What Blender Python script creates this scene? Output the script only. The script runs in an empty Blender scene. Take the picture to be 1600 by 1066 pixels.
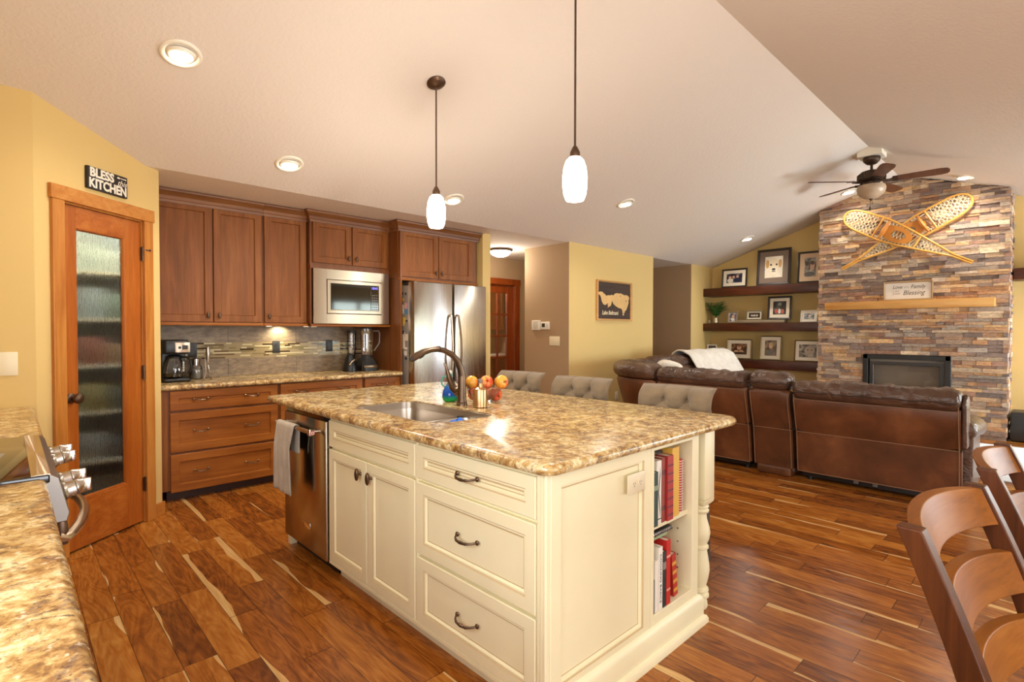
import bpy, bmesh, math, random
from mathutils import Vector, Matrix, Euler, noise
R_ = math.radians
PI = math.pi
sc = bpy.context.scene
COL = sc.collection
random.seed(7)

# ------------------------------------------------------------------ camera, world, exposure
def make_camera():
    f, yaw, pitch, roll = 823.87, R_(46.199), R_(1.0758), R_(0.0708)
    cy, sy, cp, sp = math.cos(yaw), math.sin(yaw), math.cos(pitch), math.sin(pitch)
    fw = Vector((cp * cy, cp * sy, -sp)); r = Vector((sy, -cy, 0)); u = r.cross(fw)
    c, s = math.cos(roll), math.sin(roll)
    r2 = c * r + s * u; u2 = -s * r + c * u
    m = Matrix(((r2.x, u2.x, -fw.x, 0), (r2.y, u2.y, -fw.y, 0), (r2.z, u2.z, -fw.z, 1.33), (0, 0, 0, 1)))
    cd = bpy.data.cameras.new('camera'); cd.sensor_width = 36; cd.lens = 36 * f / 1600
    cd.clip_start = 0.02; cd.clip_end = 200
    co = bpy.data.objects.new('camera', cd); COL.objects.link(co); co.matrix_world = m
    sc.camera = co
make_camera()
sc.view_settings.view_transform = 'Standard'
try: sc.view_settings.look = 'None'
except Exception: pass
sc.view_settings.exposure = -0.10
sc.view_settings.gamma = 1.0
sc.view_settings.use_curve_mapping = False
sc.cycles.use_denoising = True
sc.cycles.max_bounces = 8; sc.cycles.diffuse_bounces = 4; sc.cycles.glossy_bounces = 4
sc.cycles.transmission_bounces = 6; sc.cycles.transparent_max_bounces = 10
sc.cycles.sample_clamp_indirect = 6.0
sc.cycles.caustics_reflective = False; sc.cycles.caustics_refractive = False

w = bpy.data.worlds.new('World'); sc.world = w; w.use_nodes = True
_nt = w.node_tree; _nt.nodes.clear()
_o = _nt.nodes.new('ShaderNodeOutputWorld'); _b = _nt.nodes.new('ShaderNodeBackground')
_sk = _nt.nodes.new('ShaderNodeTexSky'); _sk.sky_type = 'HOSEK_WILKIE'; _sk.turbidity = 4.0; _sk.sun_direction = (0.3, 0.5, 0.6)
_b.inputs['Strength'].default_value = 0.9
_nt.links.new(_sk.outputs[0], _b.inputs[0]); _nt.links.new(_b.outputs[0], _o.inputs[0])

def light(name, typ, loc, energy, color=(1, 1, 1), parent=None, size=.1, size_y=None, target=None, spot=None, blend=.5):
    ld = bpy.data.lights.new(name, typ); ld.energy = energy; ld.color = color
    if typ == 'AREA':
        ld.size = size
        if size_y: ld.shape = 'RECTANGLE'; ld.size_y = size_y
    else: ld.shadow_soft_size = size
    if typ == 'SPOT': ld.spot_size = spot; ld.spot_blend = blend
    lo = bpy.data.objects.new(name, ld); COL.objects.link(lo)
    lo.location = loc
    if target is not None:
        d = Vector(target) - Vector(loc); lo.rotation_euler = d.to_track_quat('-Z', 'Y').to_euler()
    if parent is not None:
        lo.parent = parent
        if target is not None or True:
            mw = Matrix.LocRotScale(lo.location, lo.rotation_euler, None)
            lo.matrix_basis = ROOTM[parent.name].inverted() @ mw
    return lo
ROOTM = {}
# daylight through the windows of the long side wall, one of them added for fill (glazing built below in the wall openings)
DAY = [  # centre x, width, z0, z1, colour, power
    (1.2, 2.4, 0.1, 2.1, (.95, .97, 1.0), 125), (6.6, 1.4, .5, 2.1, (.80, .94, .88), 90), (8.45, 1.4, .5, 2.1, (.74, .86, 1.0), 270)]  # first opening is unseen, added by the dining table for fill
for _x, _w, _z0, _z1, _c, _e in DAY:
    light('window_and_fill_daylight', 'AREA', (_x, -2.93, (_z0 + _z1) / 2), _e, _c, None, _w, _z1 - _z0, (_x, 5, (_z0 + _z1) / 2))
light('window_and_fill_daylight', 'AREA', (-.67, .2, 1.6), 78, (.96, .97, 1), None, 2.0, 1.0, (5, .2, 1.5))  # fill through an unseen window added in the left wall

# ------------------------------------------------------------------ mesh building
class MB:
    def __init__(s, M=None):
        s.bm = bmesh.new(); s.M = M or Matrix.Identity(4); s.mi = 0
    def v(s, p): return s.bm.verts.new(s.M @ Vector(p))
    def f(s, vs):
        try:
            fc = s.bm.faces.new(vs); fc.material_index = s.mi; return fc
        except ValueError: return None
    def quad(s, *ps): return s.f([s.v(p) for p in ps])
    def box(s, x0, x1, y0, y1, z0, z1):
        c = [s.v((x, y, z)) for z in (z0, z1) for y in (y0, y1) for x in (x0, x1)]
        for q in ((0, 2, 3, 1), (4, 5, 7, 6), (0, 1, 5, 4), (2, 6, 7, 3), (0, 4, 6, 2), (1, 3, 7, 5)): s.f([c[i] for i in q])
    def rbox(s, x0, x1, y0, y1, z0, z1, r=.01, seg=2):
        t = bmesh.new()
        bmesh.ops.create_cube(t, size=1)
        for vv in t.verts:
            vv.co = Vector(((x0 + x1) / 2 + vv.co.x * (x1 - x0), (y0 + y1) / 2 + vv.co.y * (y1 - y0), (z0 + z1) / 2 + vv.co.z * (z1 - z0)))
        bmesh.ops.bevel(t, geom=t.edges[:], offset=r, segments=seg, profile=.5, affect='EDGES', clamp_overlap=True)
        s.merge(t)
    def merge(s, t):
        mp = {vv.index: None for vv in t.verts}; t.verts.index_update()
        mp = [s.v(vv.co) for vv in t.verts]
        for fc in t.faces: s.f([mp[vv.index] for vv in fc.verts])
        t.free()
    def ring(s, c, ax, r, n, ref=None):
        ax = Vector(ax).normalized()
        a = ax.orthogonal().normalized() if ref is None else (Vector(ref) - ax * Vector(ref).dot(ax)).normalized()
        b = ax.cross(a)
        return [s.v(Vector(c) + r * (math.cos(2 * PI * i / n) * a + math.sin(2 * PI * i / n) * b)) for i in range(n)]
    def bridge(s, A, B, closed=True):
        n = len(A)
        for i in range(n if closed else n - 1): s.f([A[i], A[(i + 1) % n], B[(i + 1) % n], B[i]])
    def cyl(s, p0, p1, r0, r1=None, n=16, caps=True):
        r1 = r0 if r1 is None else r1
        ax = Vector(p1) - Vector(p0)
        A = s.ring(p0, ax, r0, n); B = s.ring(p1, ax, r1, n)
        s.bridge(A, B)
        if caps: s.f(A[::-1]); s.f(B)
    def tube(s, pts, r, n=8, closed=False, caps=True, flat=None):
        pts = [Vector(p) for p in pts]; N = len(pts)
        rs = r if isinstance(r, (list, tuple)) else [r] * N
        ref = None; rings = []
        for i in range(N):
            a = pts[(i + 1) % N] if (closed or i < N - 1) else pts[i]
            b = pts[i - 1] if (closed or i > 0) else pts[i]
            t = (a - b)
            if t.length < 1e-9: t = Vector((0, 0, 1))
            t.normalize()
            if ref is None:
                ref = t.orthogonal().normalized() if flat is None else Vector(flat)
            ref = (ref - t * ref.dot(t))
            if ref.length < 1e-6: ref = t.orthogonal()
            ref.normalize()
            rings.append(s.ring(pts[i], t, rs[i], n, ref))
        for i in range(N - 1): s.bridge(rings[i], rings[i + 1])
        if closed: s.bridge(rings[-1], rings[0])
        elif caps: s.f(rings[0][::-1]); s.f(rings[-1])
    def lathe(s, prof, c=(0, 0, 0), n=24, ax=(0, 0, 1), caps=True):
        ax = Vector(ax).normalized(); rings = []
        for r, z in prof: rings.append(s.ring(Vector(c) + ax * z, ax, max(r, 1e-4), n))
        for i in range(len(rings) - 1): s.bridge(rings[i], rings[i + 1])
        if caps: s.f(rings[0][::-1]); s.f(rings[-1])
    def prism(s, poly, z0, z1, plane='xy'):
        def P(a, b, c): return {'xy': (a, b, c), 'xz': (a, c, b), 'yz': (c, a, b)}[plane]
        A = [s.v(P(a, b, z0)) for a, b in poly]; B = [s.v(P(a, b, z1)) for a, b in poly]
        s.f(A[::-1]); s.f(B); s.bridge(A, B)
    def ell(s, c, rx, ry, rz, nu=16, nv=10, e=1.0, e2=1.0):
        def sp(x, p): return math.copysign(abs(x) ** p, x)
        rings = []
        for j in range(1, nv):
            ph = -PI / 2 + PI * j / nv
            rings.append([s.v((c[0] + rx * sp(math.cos(ph), e) * sp(math.cos(2 * PI * i / nu), e2), c[1] + ry * sp(math.cos(ph), e) * sp(math.sin(2 * PI * i / nu), e2), c[2] + rz * sp(math.sin(ph), e))) for i in range(nu)])
        b = s.v((c[0], c[1], c[2] - rz)); t = s.v((c[0], c[1], c[2] + rz))
        for i in range(len(rings) - 1): s.bridge(rings[i], rings[i + 1])
        for i in range(nu):
            s.f([b, rings[0][(i + 1) % nu], rings[0][i]]); s.f([t, rings[-1][i], rings[-1][(i + 1) % nu]])
    def grid(s, fn, nu, nv, cu=False, cv=False):
        g = [[s.v(fn(i / (nu if cu else nu - 1), j / (nv if cv else nv - 1))) for j in range(nv)] for i in range(nu)]
        for i in range(nu if cu else nu - 1):
            for j in range(nv if cv else nv - 1):
                s.f([g[i][j], g[(i + 1) % nu][j], g[(i + 1) % nu][(j + 1) % nv], g[i][(j + 1) % nv]])
        return g
    def loft(s, loops, closed=True, caps=True):
        rs = [[s.v(p) for p in L] for L in loops]
        for i in range(len(rs) - 1): s.bridge(rs[i], rs[i + 1], closed)
        if caps: s.f(rs[0][::-1]); s.f(rs[-1])
    def nested(s, w_, h, prof, back=True, gl=()):
        """panel of w_ x h in the local XZ plane facing -Y; prof = [(inset, depth)] rings from the back edge to the panel"""
        rings = []
        for i, d in prof:
            rings.append([s.v(p) for p in ((i, d, i), (w_ - i, d, i), (w_ - i, d, h - i), (i, d, h - i))])
        for a in range(len(rings) - 1):
            s.mi = 1 if a in gl else 0
            s.bridge(rings[a], rings[a + 1])
        s.mi = 0
        s.f(rings[-1])
        if back: s.f(rings[0][::-1])

def build(name, mb, mats, parent=None, angle=35, bev=None, sub=0, seg=2, merge=0):
    """one mesh object from mb; with a parent the mesh is taken from world space into the space of the thing"""
    me = bpy.data.meshes.new(name)
    if merge: bmesh.ops.remove_doubles(mb.bm, verts=mb.bm.verts[:], dist=merge)
    bmesh.ops.recalc_face_normals(mb.bm, faces=mb.bm.faces[:])
    if parent is not None:
        top = parent
        while top.parent is not None: top = top.parent
        mb.bm.transform(ROOTM.get(top.name, Matrix.Identity(4)).inverted())
    mb.bm.to_mesh(me); mb.bm.free()
    for m in (mats if isinstance(mats, (list, tuple)) else [mats]): me.materials.append(m)
    if angle is not None:
        me.polygons.foreach_set('use_smooth', [True] * len(me.polygons)); me.set_sharp_from_angle(angle=R_(angle))
    o = bpy.data.objects.new(name, me); COL.objects.link(o)
    if parent is not None: o.parent = parent
    if bev:
        b = o.modifiers.new('bevel', 'BEVEL'); b.width = bev; b.segments = seg; b.limit_method = 'ANGLE'; b.angle_limit = R_(40); b.harden_normals = True
    if sub:
        b = o.modifiers.new('subd', 'SUBSURF'); b.levels = sub; b.render_levels = sub
    return o
def tag(o, label, cat, group=None):
    o['label'] = label; o['category'] = cat
    if group: o['group'] = group
    return o
def thing(name, label, cat, loc=(0, 0, 0), rotz=0, group=None):
    o = bpy.data.objects.new(name, None); COL.objects.link(o)
    o.empty_display_size = .1
    o.location = loc; o.rotation_euler = (0, 0, rotz)
    ROOTM[o.name] = Matrix.Translation(Vector(loc)) @ Matrix.Rotation(rotz, 4, 'Z')
    return tag(o, label, cat, group)
def single(name, mb, mats, label, cat, group=None, loc=None, **k):
    """a thing that is one mesh, origin moved to its base"""
    o = build(name, mb, mats, None, **k)
    recentre(o, loc); return tag(o, label, cat, group)
def recentre(o, loc=None):
    me = o.data
    if loc is None:
        xs = [v.co for v in me.vertices]
        loc = Vector(((min(v.x for v in xs) + max(v.x for v in xs)) / 2, (min(v.y for v in xs) + max(v.y for v in xs)) / 2, min(v.z for v in xs)))
    loc = Vector(loc); me.transform(Matrix.Translation(-loc)); o.location = loc
    ROOTM[o.name] = Matrix.Translation(loc)
def struct(name, mb, mats, parent=None, **k):
    o = build(name, mb, mats, parent, **k)
    if parent is None: o['kind'] = 'structure'
    return o
def sroot(name, loc=(0, 0, 0), rotz=0):
    o = bpy.data.objects.new(name, None); COL.objects.link(o); o.location = loc; o.rotation_euler = (0, 0, rotz)
    ROOTM[o.name] = Matrix.Translation(Vector(loc)) @ Matrix.Rotation(rotz, 4, 'Z'); o['kind'] = 'structure'
    return o
def dup(root, loc=None, rotz=None, label=None, group=None):
    r = root.copy(); COL.objects.link(r)
    if loc is not None: r.location = loc
    if rotz is not None: r.rotation_euler = (0, 0, rotz)
    ROOTM[r.name] = Matrix.Translation(r.location) @ r.rotation_euler.to_matrix().to_4x4()
    if label: r['label'] = label
    if group: r['group'] = group
    for ch in list(root.children):
        c = ch.copy(); COL.objects.link(c); c.parent = r
        for g in list(ch.children):
            d = g.copy(); COL.objects.link(d); d.parent = c
    return r
def FR(o, u, n):
    """frame: local x along u, local -y towards n (outward), local z up"""
    u = Vector(u).normalized(); n = Vector(n).normalized(); z = Vector((0, 0, 1))
    return Matrix(((u.x, -n.x, z.x, o[0]), (u.y, -n.y, z.y, o[1]), (u.z, -n.z, z.z, o[2]), (0, 0, 0, 1)))
def text_mesh(name, body, size, M, mt, parent, ext=.001, shear=0, align='CENTER', bold=0, sx=1.0, spacing=1.0, width=None):
    cu = bpy.data.curves.new(name, 'FONT'); cu.body = body; cu.size = size; cu.extrude = ext; cu.shear = shear
    cu.align_x = align; cu.align_y = 'CENTER'; cu.offset = bold; cu.space_character = spacing; cu.resolution_u = 3
    ob = bpy.data.objects.new('tmp_text', cu); COL.objects.link(ob)
    dg = bpy.context.evaluated_depsgraph_get(); dg.update()
    me = bpy.data.meshes.new_from_object(ob.evaluated_get(dg))
    bpy.data.objects.remove(ob); bpy.data.curves.remove(cu)
    if width:
        xs = [v.co.x for v in me.vertices]; sx = width / (max(xs) - min(xs))
    # text lies in XY facing +Z: map x->local x, y->local z, z->-y
    T = M @ Matrix(((sx, 0, 0, 0), (0, 0, -1, 0), (0, 1, 0, 0), (0, 0, 0, 1)))
    me.transform(T)
    if parent is not None:
        top = parent
        while top.parent is not None: top = top.parent
        me.transform(ROOTM[top.name].inverted())
    me.name = name; me.materials.clear(); me.materials.append(mt)
    o = bpy.data.objects.new(name, me); COL.objects.link(o)
    if parent is not None: o.parent = parent
    return o
# ------------------------------------------------------------------ materials
def lin(h):
    if isinstance(h, str):
        h = h.lstrip('#'); h = [int(h[i:i + 2], 16) / 255 for i in (0, 2, 4)]
    return tuple((c / 12.92 if c <= .04045 else ((c + .055) / 1.055) ** 2.4) for c in h) + (1,)
class N:
    def __init__(s, name):
        s.m = bpy.data.materials.new(name); s.m.use_nodes = True; s.nt = s.m.node_tree
        s.b = s.nt.nodes['Principled BSDF']; s.out = s.nt.nodes['Material Output']
    def n(s, t, **k):
        nd = s.nt.nodes.new('ShaderNode' + t)
        for a, v in k.items(): setattr(nd, a, v)
        return nd
    def l(s, a, b): s.nt.links.new(a, b)
    def set(s, i, v):
        if hasattr(v, 'links') or hasattr(v, 'is_linked'): s.l(v, s.b.inputs[i])
        else: s.b.inputs[i].default_value = v
    def coord(s, scale=(1, 1, 1), rot=(0, 0, 0), kind='Object', loc=(0, 0, 0)):
        t = s.n('TexCoord'); m = s.n('Mapping'); m.inputs['Scale'].default_value = scale; m.inputs['Rotation'].default_value = rot; m.inputs['Location'].default_value = loc
        s.l(t.outputs[kind], m.inputs['Vector']); return m.outputs[0]
    def noise(s, vec, sc_=5, det=4, rough=.5, dist=0, out='Fac'):
        t = s.n('TexNoise'); t.inputs['Scale'].default_value = sc_; t.inputs['Detail'].default_value = det; t.inputs['Roughness'].default_value = rough; t.inputs['Distortion'].default_value = dist
        s.l(vec, t.inputs['Vector']); return t.outputs[out]
    def ramp(s, fac, stops, interp='LINEAR'):
        r = s.n('ValToRGB'); r.color_ramp.interpolation = interp; e = r.color_ramp.elements
        while len(e) < len(stops): e.new(.5)
        for i, (p, c) in enumerate(stops): e[i].position = p; e[i].color = lin(c) if isinstance(c, str) else (c if len(c) == 4 else tuple(c) + (1,))
        s.l(fac, r.inputs[0]); return r.outputs[0]
    def math(s, op, a, b=None, c=None):
        m = s.n('Math', operation=op)
        for i, x in enumerate((a, b, c)):
            if x is None: continue
            if isinstance(x, (int, float)): m.inputs[i].default_value = x
            else: s.l(x, m.inputs[i])
        return m.outputs[0]
    def mix(s, fac, a, b, blend='MIX'):
        m = s.n('Mix', data_type='RGBA', blend_type=blend)
        for i, x in ((0, fac), (6, a), (7, b)):
            if isinstance(x, (int, float)): m.inputs[i].default_value = x
            elif isinstance(x, str): m.inputs[i].default_value = lin(x)
            elif isinstance(x, tuple): m.inputs[i].default_value = x
            else: s.l(x, m.inputs[i])
        return m.outputs[2]
    def bump(s, h, st=.2, dist=.01):
        b = s.n('Bump'); b.inputs['Strength'].default_value = st; b.inputs['Distance'].default_value = dist
        s.l(h, b.inputs['Height']); s.l(b.outputs[0], s.b.inputs['Normal'])
def plain(name, col, rough=.5, metal=0, bumpscale=None, bst=.1, var=0, coat=0, spec=.5):
    k = N(name); k.set('Roughness', rough); k.set('Metallic', metal); k.set('Specular IOR Level', spec)
    c = lin(col) if isinstance(col, str) else col
    vec = k.coord()
    if var:
        a = tuple(x * (1 - var) for x in c[:3]) + (1,); b = tuple(min(1, x * (1 + var)) for x in c[:3]) + (1,)
        k.set('Base Color', k.ramp(k.noise(vec, 6, 4), [(.3, a), (.7, b)]))
    else: k.set('Base Color', c)
    if bumpscale: k.bump(k.noise(vec, bumpscale, 3), bst, .004)
    if coat: k.set('Coat Weight', coat)
    return k.m
def emis(name, col, st):
    k = N(name); k.set('Base Color', lin(col)); k.set('Emission Color', lin(col)); k.set('Emission Strength', st); return k.m
def wood(name, cols, axis='Z', rough=.35, scale=1.0, streak=16, bst=.06, coat=.15, spec=.4):
    k = N(name)
    sx = {'X': (1.1, streak, streak), 'Y': (streak, 1.1, streak), 'Z': (streak, streak, 1.1)}[axis]
    v = k.coord(tuple(x * scale for x in sx))
    n1 = k.noise(v, 1.6, 6, .6, .6)
    vb = k.coord(tuple(x * scale for x in {'X': (.8, 4, 4), 'Y': (4, .8, 4), 'Z': (4, 4, .8)}[axis]))
    n2 = k.noise(vb, 1.1, 3, .5, 1.2)
    vf = k.coord(tuple(x * scale for x in {'X': (6, 150, 150), 'Y': (150, 6, 150), 'Z': (150, 150, 6)}[axis]))
    n3 = k.noise(vf, 1.0, 2)
    fac = k.math('ADD', k.math('MULTIPLY', n1, .55), k.math('ADD', k.math('MULTIPLY', n2, .35), k.math('MULTIPLY', n3, .16)))
    k.set('Base Color', k.ramp(fac, [(.32, cols[0]), (.52, cols[1]), (.72, cols[2])]))
    k.set('Roughness', rough); k.set('Specular IOR Level', spec); k.set('Coat Weight', coat); k.set('Coat Roughness', .25)
    k.bump(n3, bst, .001)
    return k.m
def glass(name, col=(1, 1, 1, 1), alpha=.12, rough=.02):
    """thin clear glass: mostly see-through with a mirror layer"""
    k = N(name); nt = k.nt
    t = k.n('BsdfTransparent'); t.inputs[0].default_value = col
    g = k.n('BsdfGlossy'); g.inputs['Roughness'].default_value = rough
    fr = k.n('Fresnel'); fr.inputs[0].default_value = 1.45
    mx = k.n('MixShader'); f2 = k.math('ADD', fr.outputs[0], alpha - .04)
    k.l(f2, mx.inputs[0]); k.l(t.outputs[0], mx.inputs[1]); k.l(g.outputs[0], mx.inputs[2]); k.l(mx.outputs[0], k.out.inputs[0])
    return k.m

# floor: acacia boards running along world Y
def floor_mat():
    k = N('acacia_floor'); v = k.coord()
    s = k.n('SeparateXYZ'); k.l(v, s.inputs[0]); X, Y = s.outputs[0], s.outputs[1]
    W = .122
    u = k.math('DIVIDE', X, W); row = k.math('FLOOR', u)
    wn = k.n('TexWhiteNoise', noise_dimensions='1D'); k.l(row, wn.inputs['W'])
    L = k.math('ADD', k.math('MULTIPLY', wn.outputs['Value'], .35), .62)
    yo = k.math('ADD', k.math('DIVIDE', Y, L), k.math('MULTIPLY', wn.outputs['Value'], 37.0)); colm = k.math('FLOOR', yo)
    c = k.n('CombineXYZ'); k.l(row, c.inputs[0]); k.l(colm, c.inputs[1])
    w2 = k.n('TexWhiteNoise', noise_dimensions='2D'); k.l(c.outputs[0], w2.inputs['Vector'])
    rnd = w2.outputs['Value']
    sep = k.n('SeparateColor'); k.l(w2.outputs['Color'], sep.inputs[0])
    # grain, shifted per board
    c2 = k.n('CombineXYZ'); k.l(k.math('ADD', k.math('MULTIPLY', X, 9), k.math('MULTIPLY', rnd, 91)), c2.inputs[0]); k.l(k.math('ADD', k.math('MULTIPLY', Y, 1.5), k.math('MULTIPLY', sep.outputs[1], 53)), c2.inputs[1]); k.l(k.math('MULTIPLY', rnd, 17), c2.inputs[2])
    g1 = k.noise(c2.outputs[0], 1.9, 6, .6, 2.6)
    wv = k.n('TexWave', wave_type='RINGS', rings_direction='Z'); wv.inputs['Scale'].default_value = .45; wv.inputs['Distortion'].default_value = 4.5; wv.inputs['Detail'].default_value = 3; wv.inputs['Detail Scale'].default_value = .7
    k.l(c2.outputs[0], wv.inputs['Vector'])
    c3 = k.n('CombineXYZ'); k.l(k.math('ADD', k.math('MULTIPLY', X, 120), k.math('MULTIPLY', rnd, 91)), c3.inputs[0]); k.l(k.math('MULTIPLY', Y, 5), c3.inputs[1])
    g3 = k.noise(c3.outputs[0], 1, 2)
    fig = k.math('MULTIPLY', k.math('SINE', k.math('MULTIPLY', k.noise(c2.outputs[0], .75, 2, .4, 1.0), 75.0)), .045)
    fac = k.math('ADD', fig, k.math('MULTIPLY', g1, .68), k.math('ADD', k.math('MULTIPLY', wv.outputs['Fac'], .22), k.math('MULTIPLY', g3, .12)))
    fac = k.math('ADD', k.math('ADD', fac, .085), k.math('MULTIPLY', k.math('SUBTRACT', rnd, .5), .30))
    col = k.ramp(fac, [(.12, '#4f270d'), (.32, '#864a18'), (.48, '#a76323'), (.66, '#c07f35'), (.92, '#d7a355')])
    # sapwood edge streaks
    fr = k.math('FRACT', u)
    edge = k.math('ABSOLUTE', k.math('SUBTRACT', fr, k.math('GREATER_THAN', sep.outputs[0], .5)))
    c4 = k.n('CombineXYZ'); k.l(k.math('MULTIPLY', Y, 1.3), c4.inputs[1]); k.l(k.math('MULTIPLY', rnd, 77), c4.inputs[0])
    sp = k.math('SUBTRACT', k.noise(c4.outputs[0], 1.2, 2), k.math('ADD', .36, k.math('MULTIPLY', sep.outputs[2], .40)))
    sap = k.math('GREATER_THAN', k.math('SUBTRACT', k.math('MULTIPLY', sp, 1.3), edge), 0)
    sap = k.math('MULTIPLY', sap, .85)
    col = k.mix(sap, col, k.ramp(g3, [(.3, '#d8a862'), (.7, '#ecc88c')]))
    # seams
    sx = k.math('LESS_THAN', k.math('MINIMUM', fr, k.math('SUBTRACT', 1.0, fr)), .012)
    fy = k.math('FRACT', yo); sy = k.math('LESS_THAN', k.math('MINIMUM', fy, k.math('SUBTRACT', 1.0, fy)), .0022)
    seam = k.math('MAXIMUM', sx, sy)
    col = k.mix(k.math('MULTIPLY', seam, .75), col, '#2a1206')
    k.set('Base Color', col)
    k.set('Roughness', k.math('ADD', .17, k.math('MULTIPLY', g1, .14)))
    k.set('Specular IOR Level', .5)
    vh = k.coord((9, 2.2, 1)); hs = k.noise(vh, 2.2, 2)
    h = k.math('SUBTRACT', k.math('ADD', k.math('MULTIPLY', hs, .9), k.math('MULTIPLY', g3, .06)), k.math('MULTIPLY', seam, .35))
    k.bump(h, .5, .005)
    return k.m
def granite_mat():
    k = N('granite_laminate'); v = k.coord()
    a = k.noise(v, 14, 6, .65, .8); b = k.noise(k.coord(loc=(3, 7, 1)), 40, 5, .65, .5); c = k.noise(k.coord(loc=(9, 2, 4)), 120, 3, .6)
    d = k.noise(k.coord(loc=(1, 8, 6)), 20, 6, .7, 1.0)
    fac = k.math('ADD', k.math('MULTIPLY', a, .5), k.math('MULTIPLY', b, .5))
    col = k.ramp(fac, [(.34, '#5d4231'), (.42, '#936c3f'), (.48, '#b8955e'), (.54, '#d1b47c'), (.60, '#e8d8ac'), (.69, '#ab874f')])
    grey = k.ramp(d, [(.52, (0, 0, 0, 1)), (.60, (1, 1, 1, 1))])
    col = k.mix(k.math('MULTIPLY', grey, .6), col, '#77655a')
    dk = k.ramp(k.math('ADD', k.math('MULTIPLY', c, .55), k.math('MULTIPLY', d, .45)), [(.555, (0, 0, 0, 1)), (.60, (1, 1, 1, 1))])
    col = k.mix(k.math('MULTIPLY', dk, .7), col, '#4b3a30')
    li = k.ramp(k.noise(k.coord(loc=(5, 5, 9)), 48, 3, .6), [(.60, (0, 0, 0, 1)), (.68, (1, 1, 1, 1))])
    col = k.mix(k.math('MULTIPLY', li, .6), col, '#efe2c4')
    k.set('Base Color', col); k.set('Roughness', .2); k.set('Specular IOR Level', .5)
    k.bump(c, .02, .001); return k.m
def ceil_mat():
    k = N('knockdown_ceiling'); v = k.coord(); k.set('Base Color', lin('#e9ddd0')); k.set('Roughness', .85); k.set('Specular IOR Level', .25)
    n = k.noise(v, 42, 3, .5, .3); r = k.ramp(n, [(.46, (0, 0, 0, 1)), (.6, (1, 1, 1, 1))]); k.bump(r, .22, .004); return k.m
def wall_mat(name, col):
    k = N(name); v = k.coord(); k.set('Base Color', lin(col)); k.set('Roughness', .75); k.set('Specular IOR Level', .3)
    k.bump(k.noise(v, 55, 3), .09, .003); return k.m
def stone_mat():
    k = N('ledger_stone'); v = k.coord()
    at = k.n('Attribute'); at.attribute_name = 'stone'
    n = k.noise(k.coord((1, 5, 26)), 3.2, 5, .65, .6); n2 = k.noise(v, 34, 4, .6)
    f = k.math('ADD', k.math('MULTIPLY', n, .7), k.math('MULTIPLY', n2, .3))
    sh = k.ramp(f, [(.3, (.7, .66, .63, 1)), (.5, (1.4, 1.34, 1.27, 1)), (.7, (2.1, 1.95, 1.78, 1))])
    k.set('Base Color', k.mix(1.0, at.outputs['Color'], sh, 'MULTIPLY')); k.set('Roughness', .8)
    k.bump(f, .8, .02); return k.m
def leather_mat(name, c0, c1, c2, wr=.5, rough=.36):
    k = N(name); v = k.coord(); a = k.noise(v, 4, 4, .55, .4); b = k.noise(v, 230, 2); c = k.noise(k.coord((3, 1.4, 2)), 5, 3, .5, 1.2)
    k.set('Base Color', k.ramp(a, [(.3, c0), (.52, c1), (.75, c2)])); k.set('Roughness', k.math('ADD', rough - .06, k.math('MULTIPLY', a, .15)))
    k.bump(k.math('ADD', k.math('MULTIPLY', c, wr), k.math('MULTIPLY', b, .05)), .5, .02); return k.m
def brushed(name, col, rough=.25, axis='Z', an=.97):
    k = N(name)
    if an:
        tg = k.n('Tangent', direction_type='RADIAL', axis='Z'); k.l(tg.outputs[0], k.b.inputs['Tangent']); k.set('Anisotropic', an); k.set('Anisotropic Rotation', .25)
    sc_ = {'Z': (120, 120, 1), 'X': (1, 120, 120), 'Y': (120, 1, 120)}[axis]
    n = k.noise(k.coord(sc_), 2, 2); k.set('Base Color', lin(col)); k.set('Metallic', 1); k.set('Roughness', k.math('ADD', rough - .05, k.math('MULTIPLY', n, .1)))
    if not an: k.bump(n, .02, .001)
    return k.m
def fabric(name, c0, c1, scale=300, rough=.9, sheen=.3):
    k = N(name); v = k.coord(); n = k.noise(v, scale, 2); m = k.noise(v, 9, 3)
    k.set('Base Color', k.ramp(k.math('ADD', k.math('MULTIPLY', n, .5), k.math('MULTIPLY', m, .5)), [(.35, c0), (.65, c1)])); k.set('Roughness', rough); k.set('Sheen Weight', sheen)
    k.bump(n, .25, .002); return k.m
def rain_glass():
    k = N('rain_glass'); v = k.coord((60, 60, 9)); n = k.noise(v, 2.2, 3, .6, .8)
    k.set('Base Color', (.93, .95, .93, 1)); k.set('Transmission Weight', 1); k.set('Roughness', .12); k.set('IOR', 1.15)
    k.bump(n, .85, .005); return k.m
def tile_mat():
    k = N('slate_tile'); v = k.coord(); a = k.noise(k.coord((2, 2, 5)), 6, 6, .65, .4)
    k.set('Base Color', k.ramp(a, [(.3, '#66553f'), (.5, '#83705a'), (.7, '#9f8c6c')])); k.set('Roughness', .42); k.bump(a, .15, .004); return k.m
def photo_mat(name, kind, c0, c1, c2):
    """a blurred print: soft patches of tone"""
    k = N(name); v = k.coord(kind='Generated')
    n = k.noise(v, kind, 3, .55, .4); k.set('Base Color', k.ramp(n, [(.35, c0), (.5, c1), (.64, c2)])); k.set('Roughness', .3); return k.m

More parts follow.
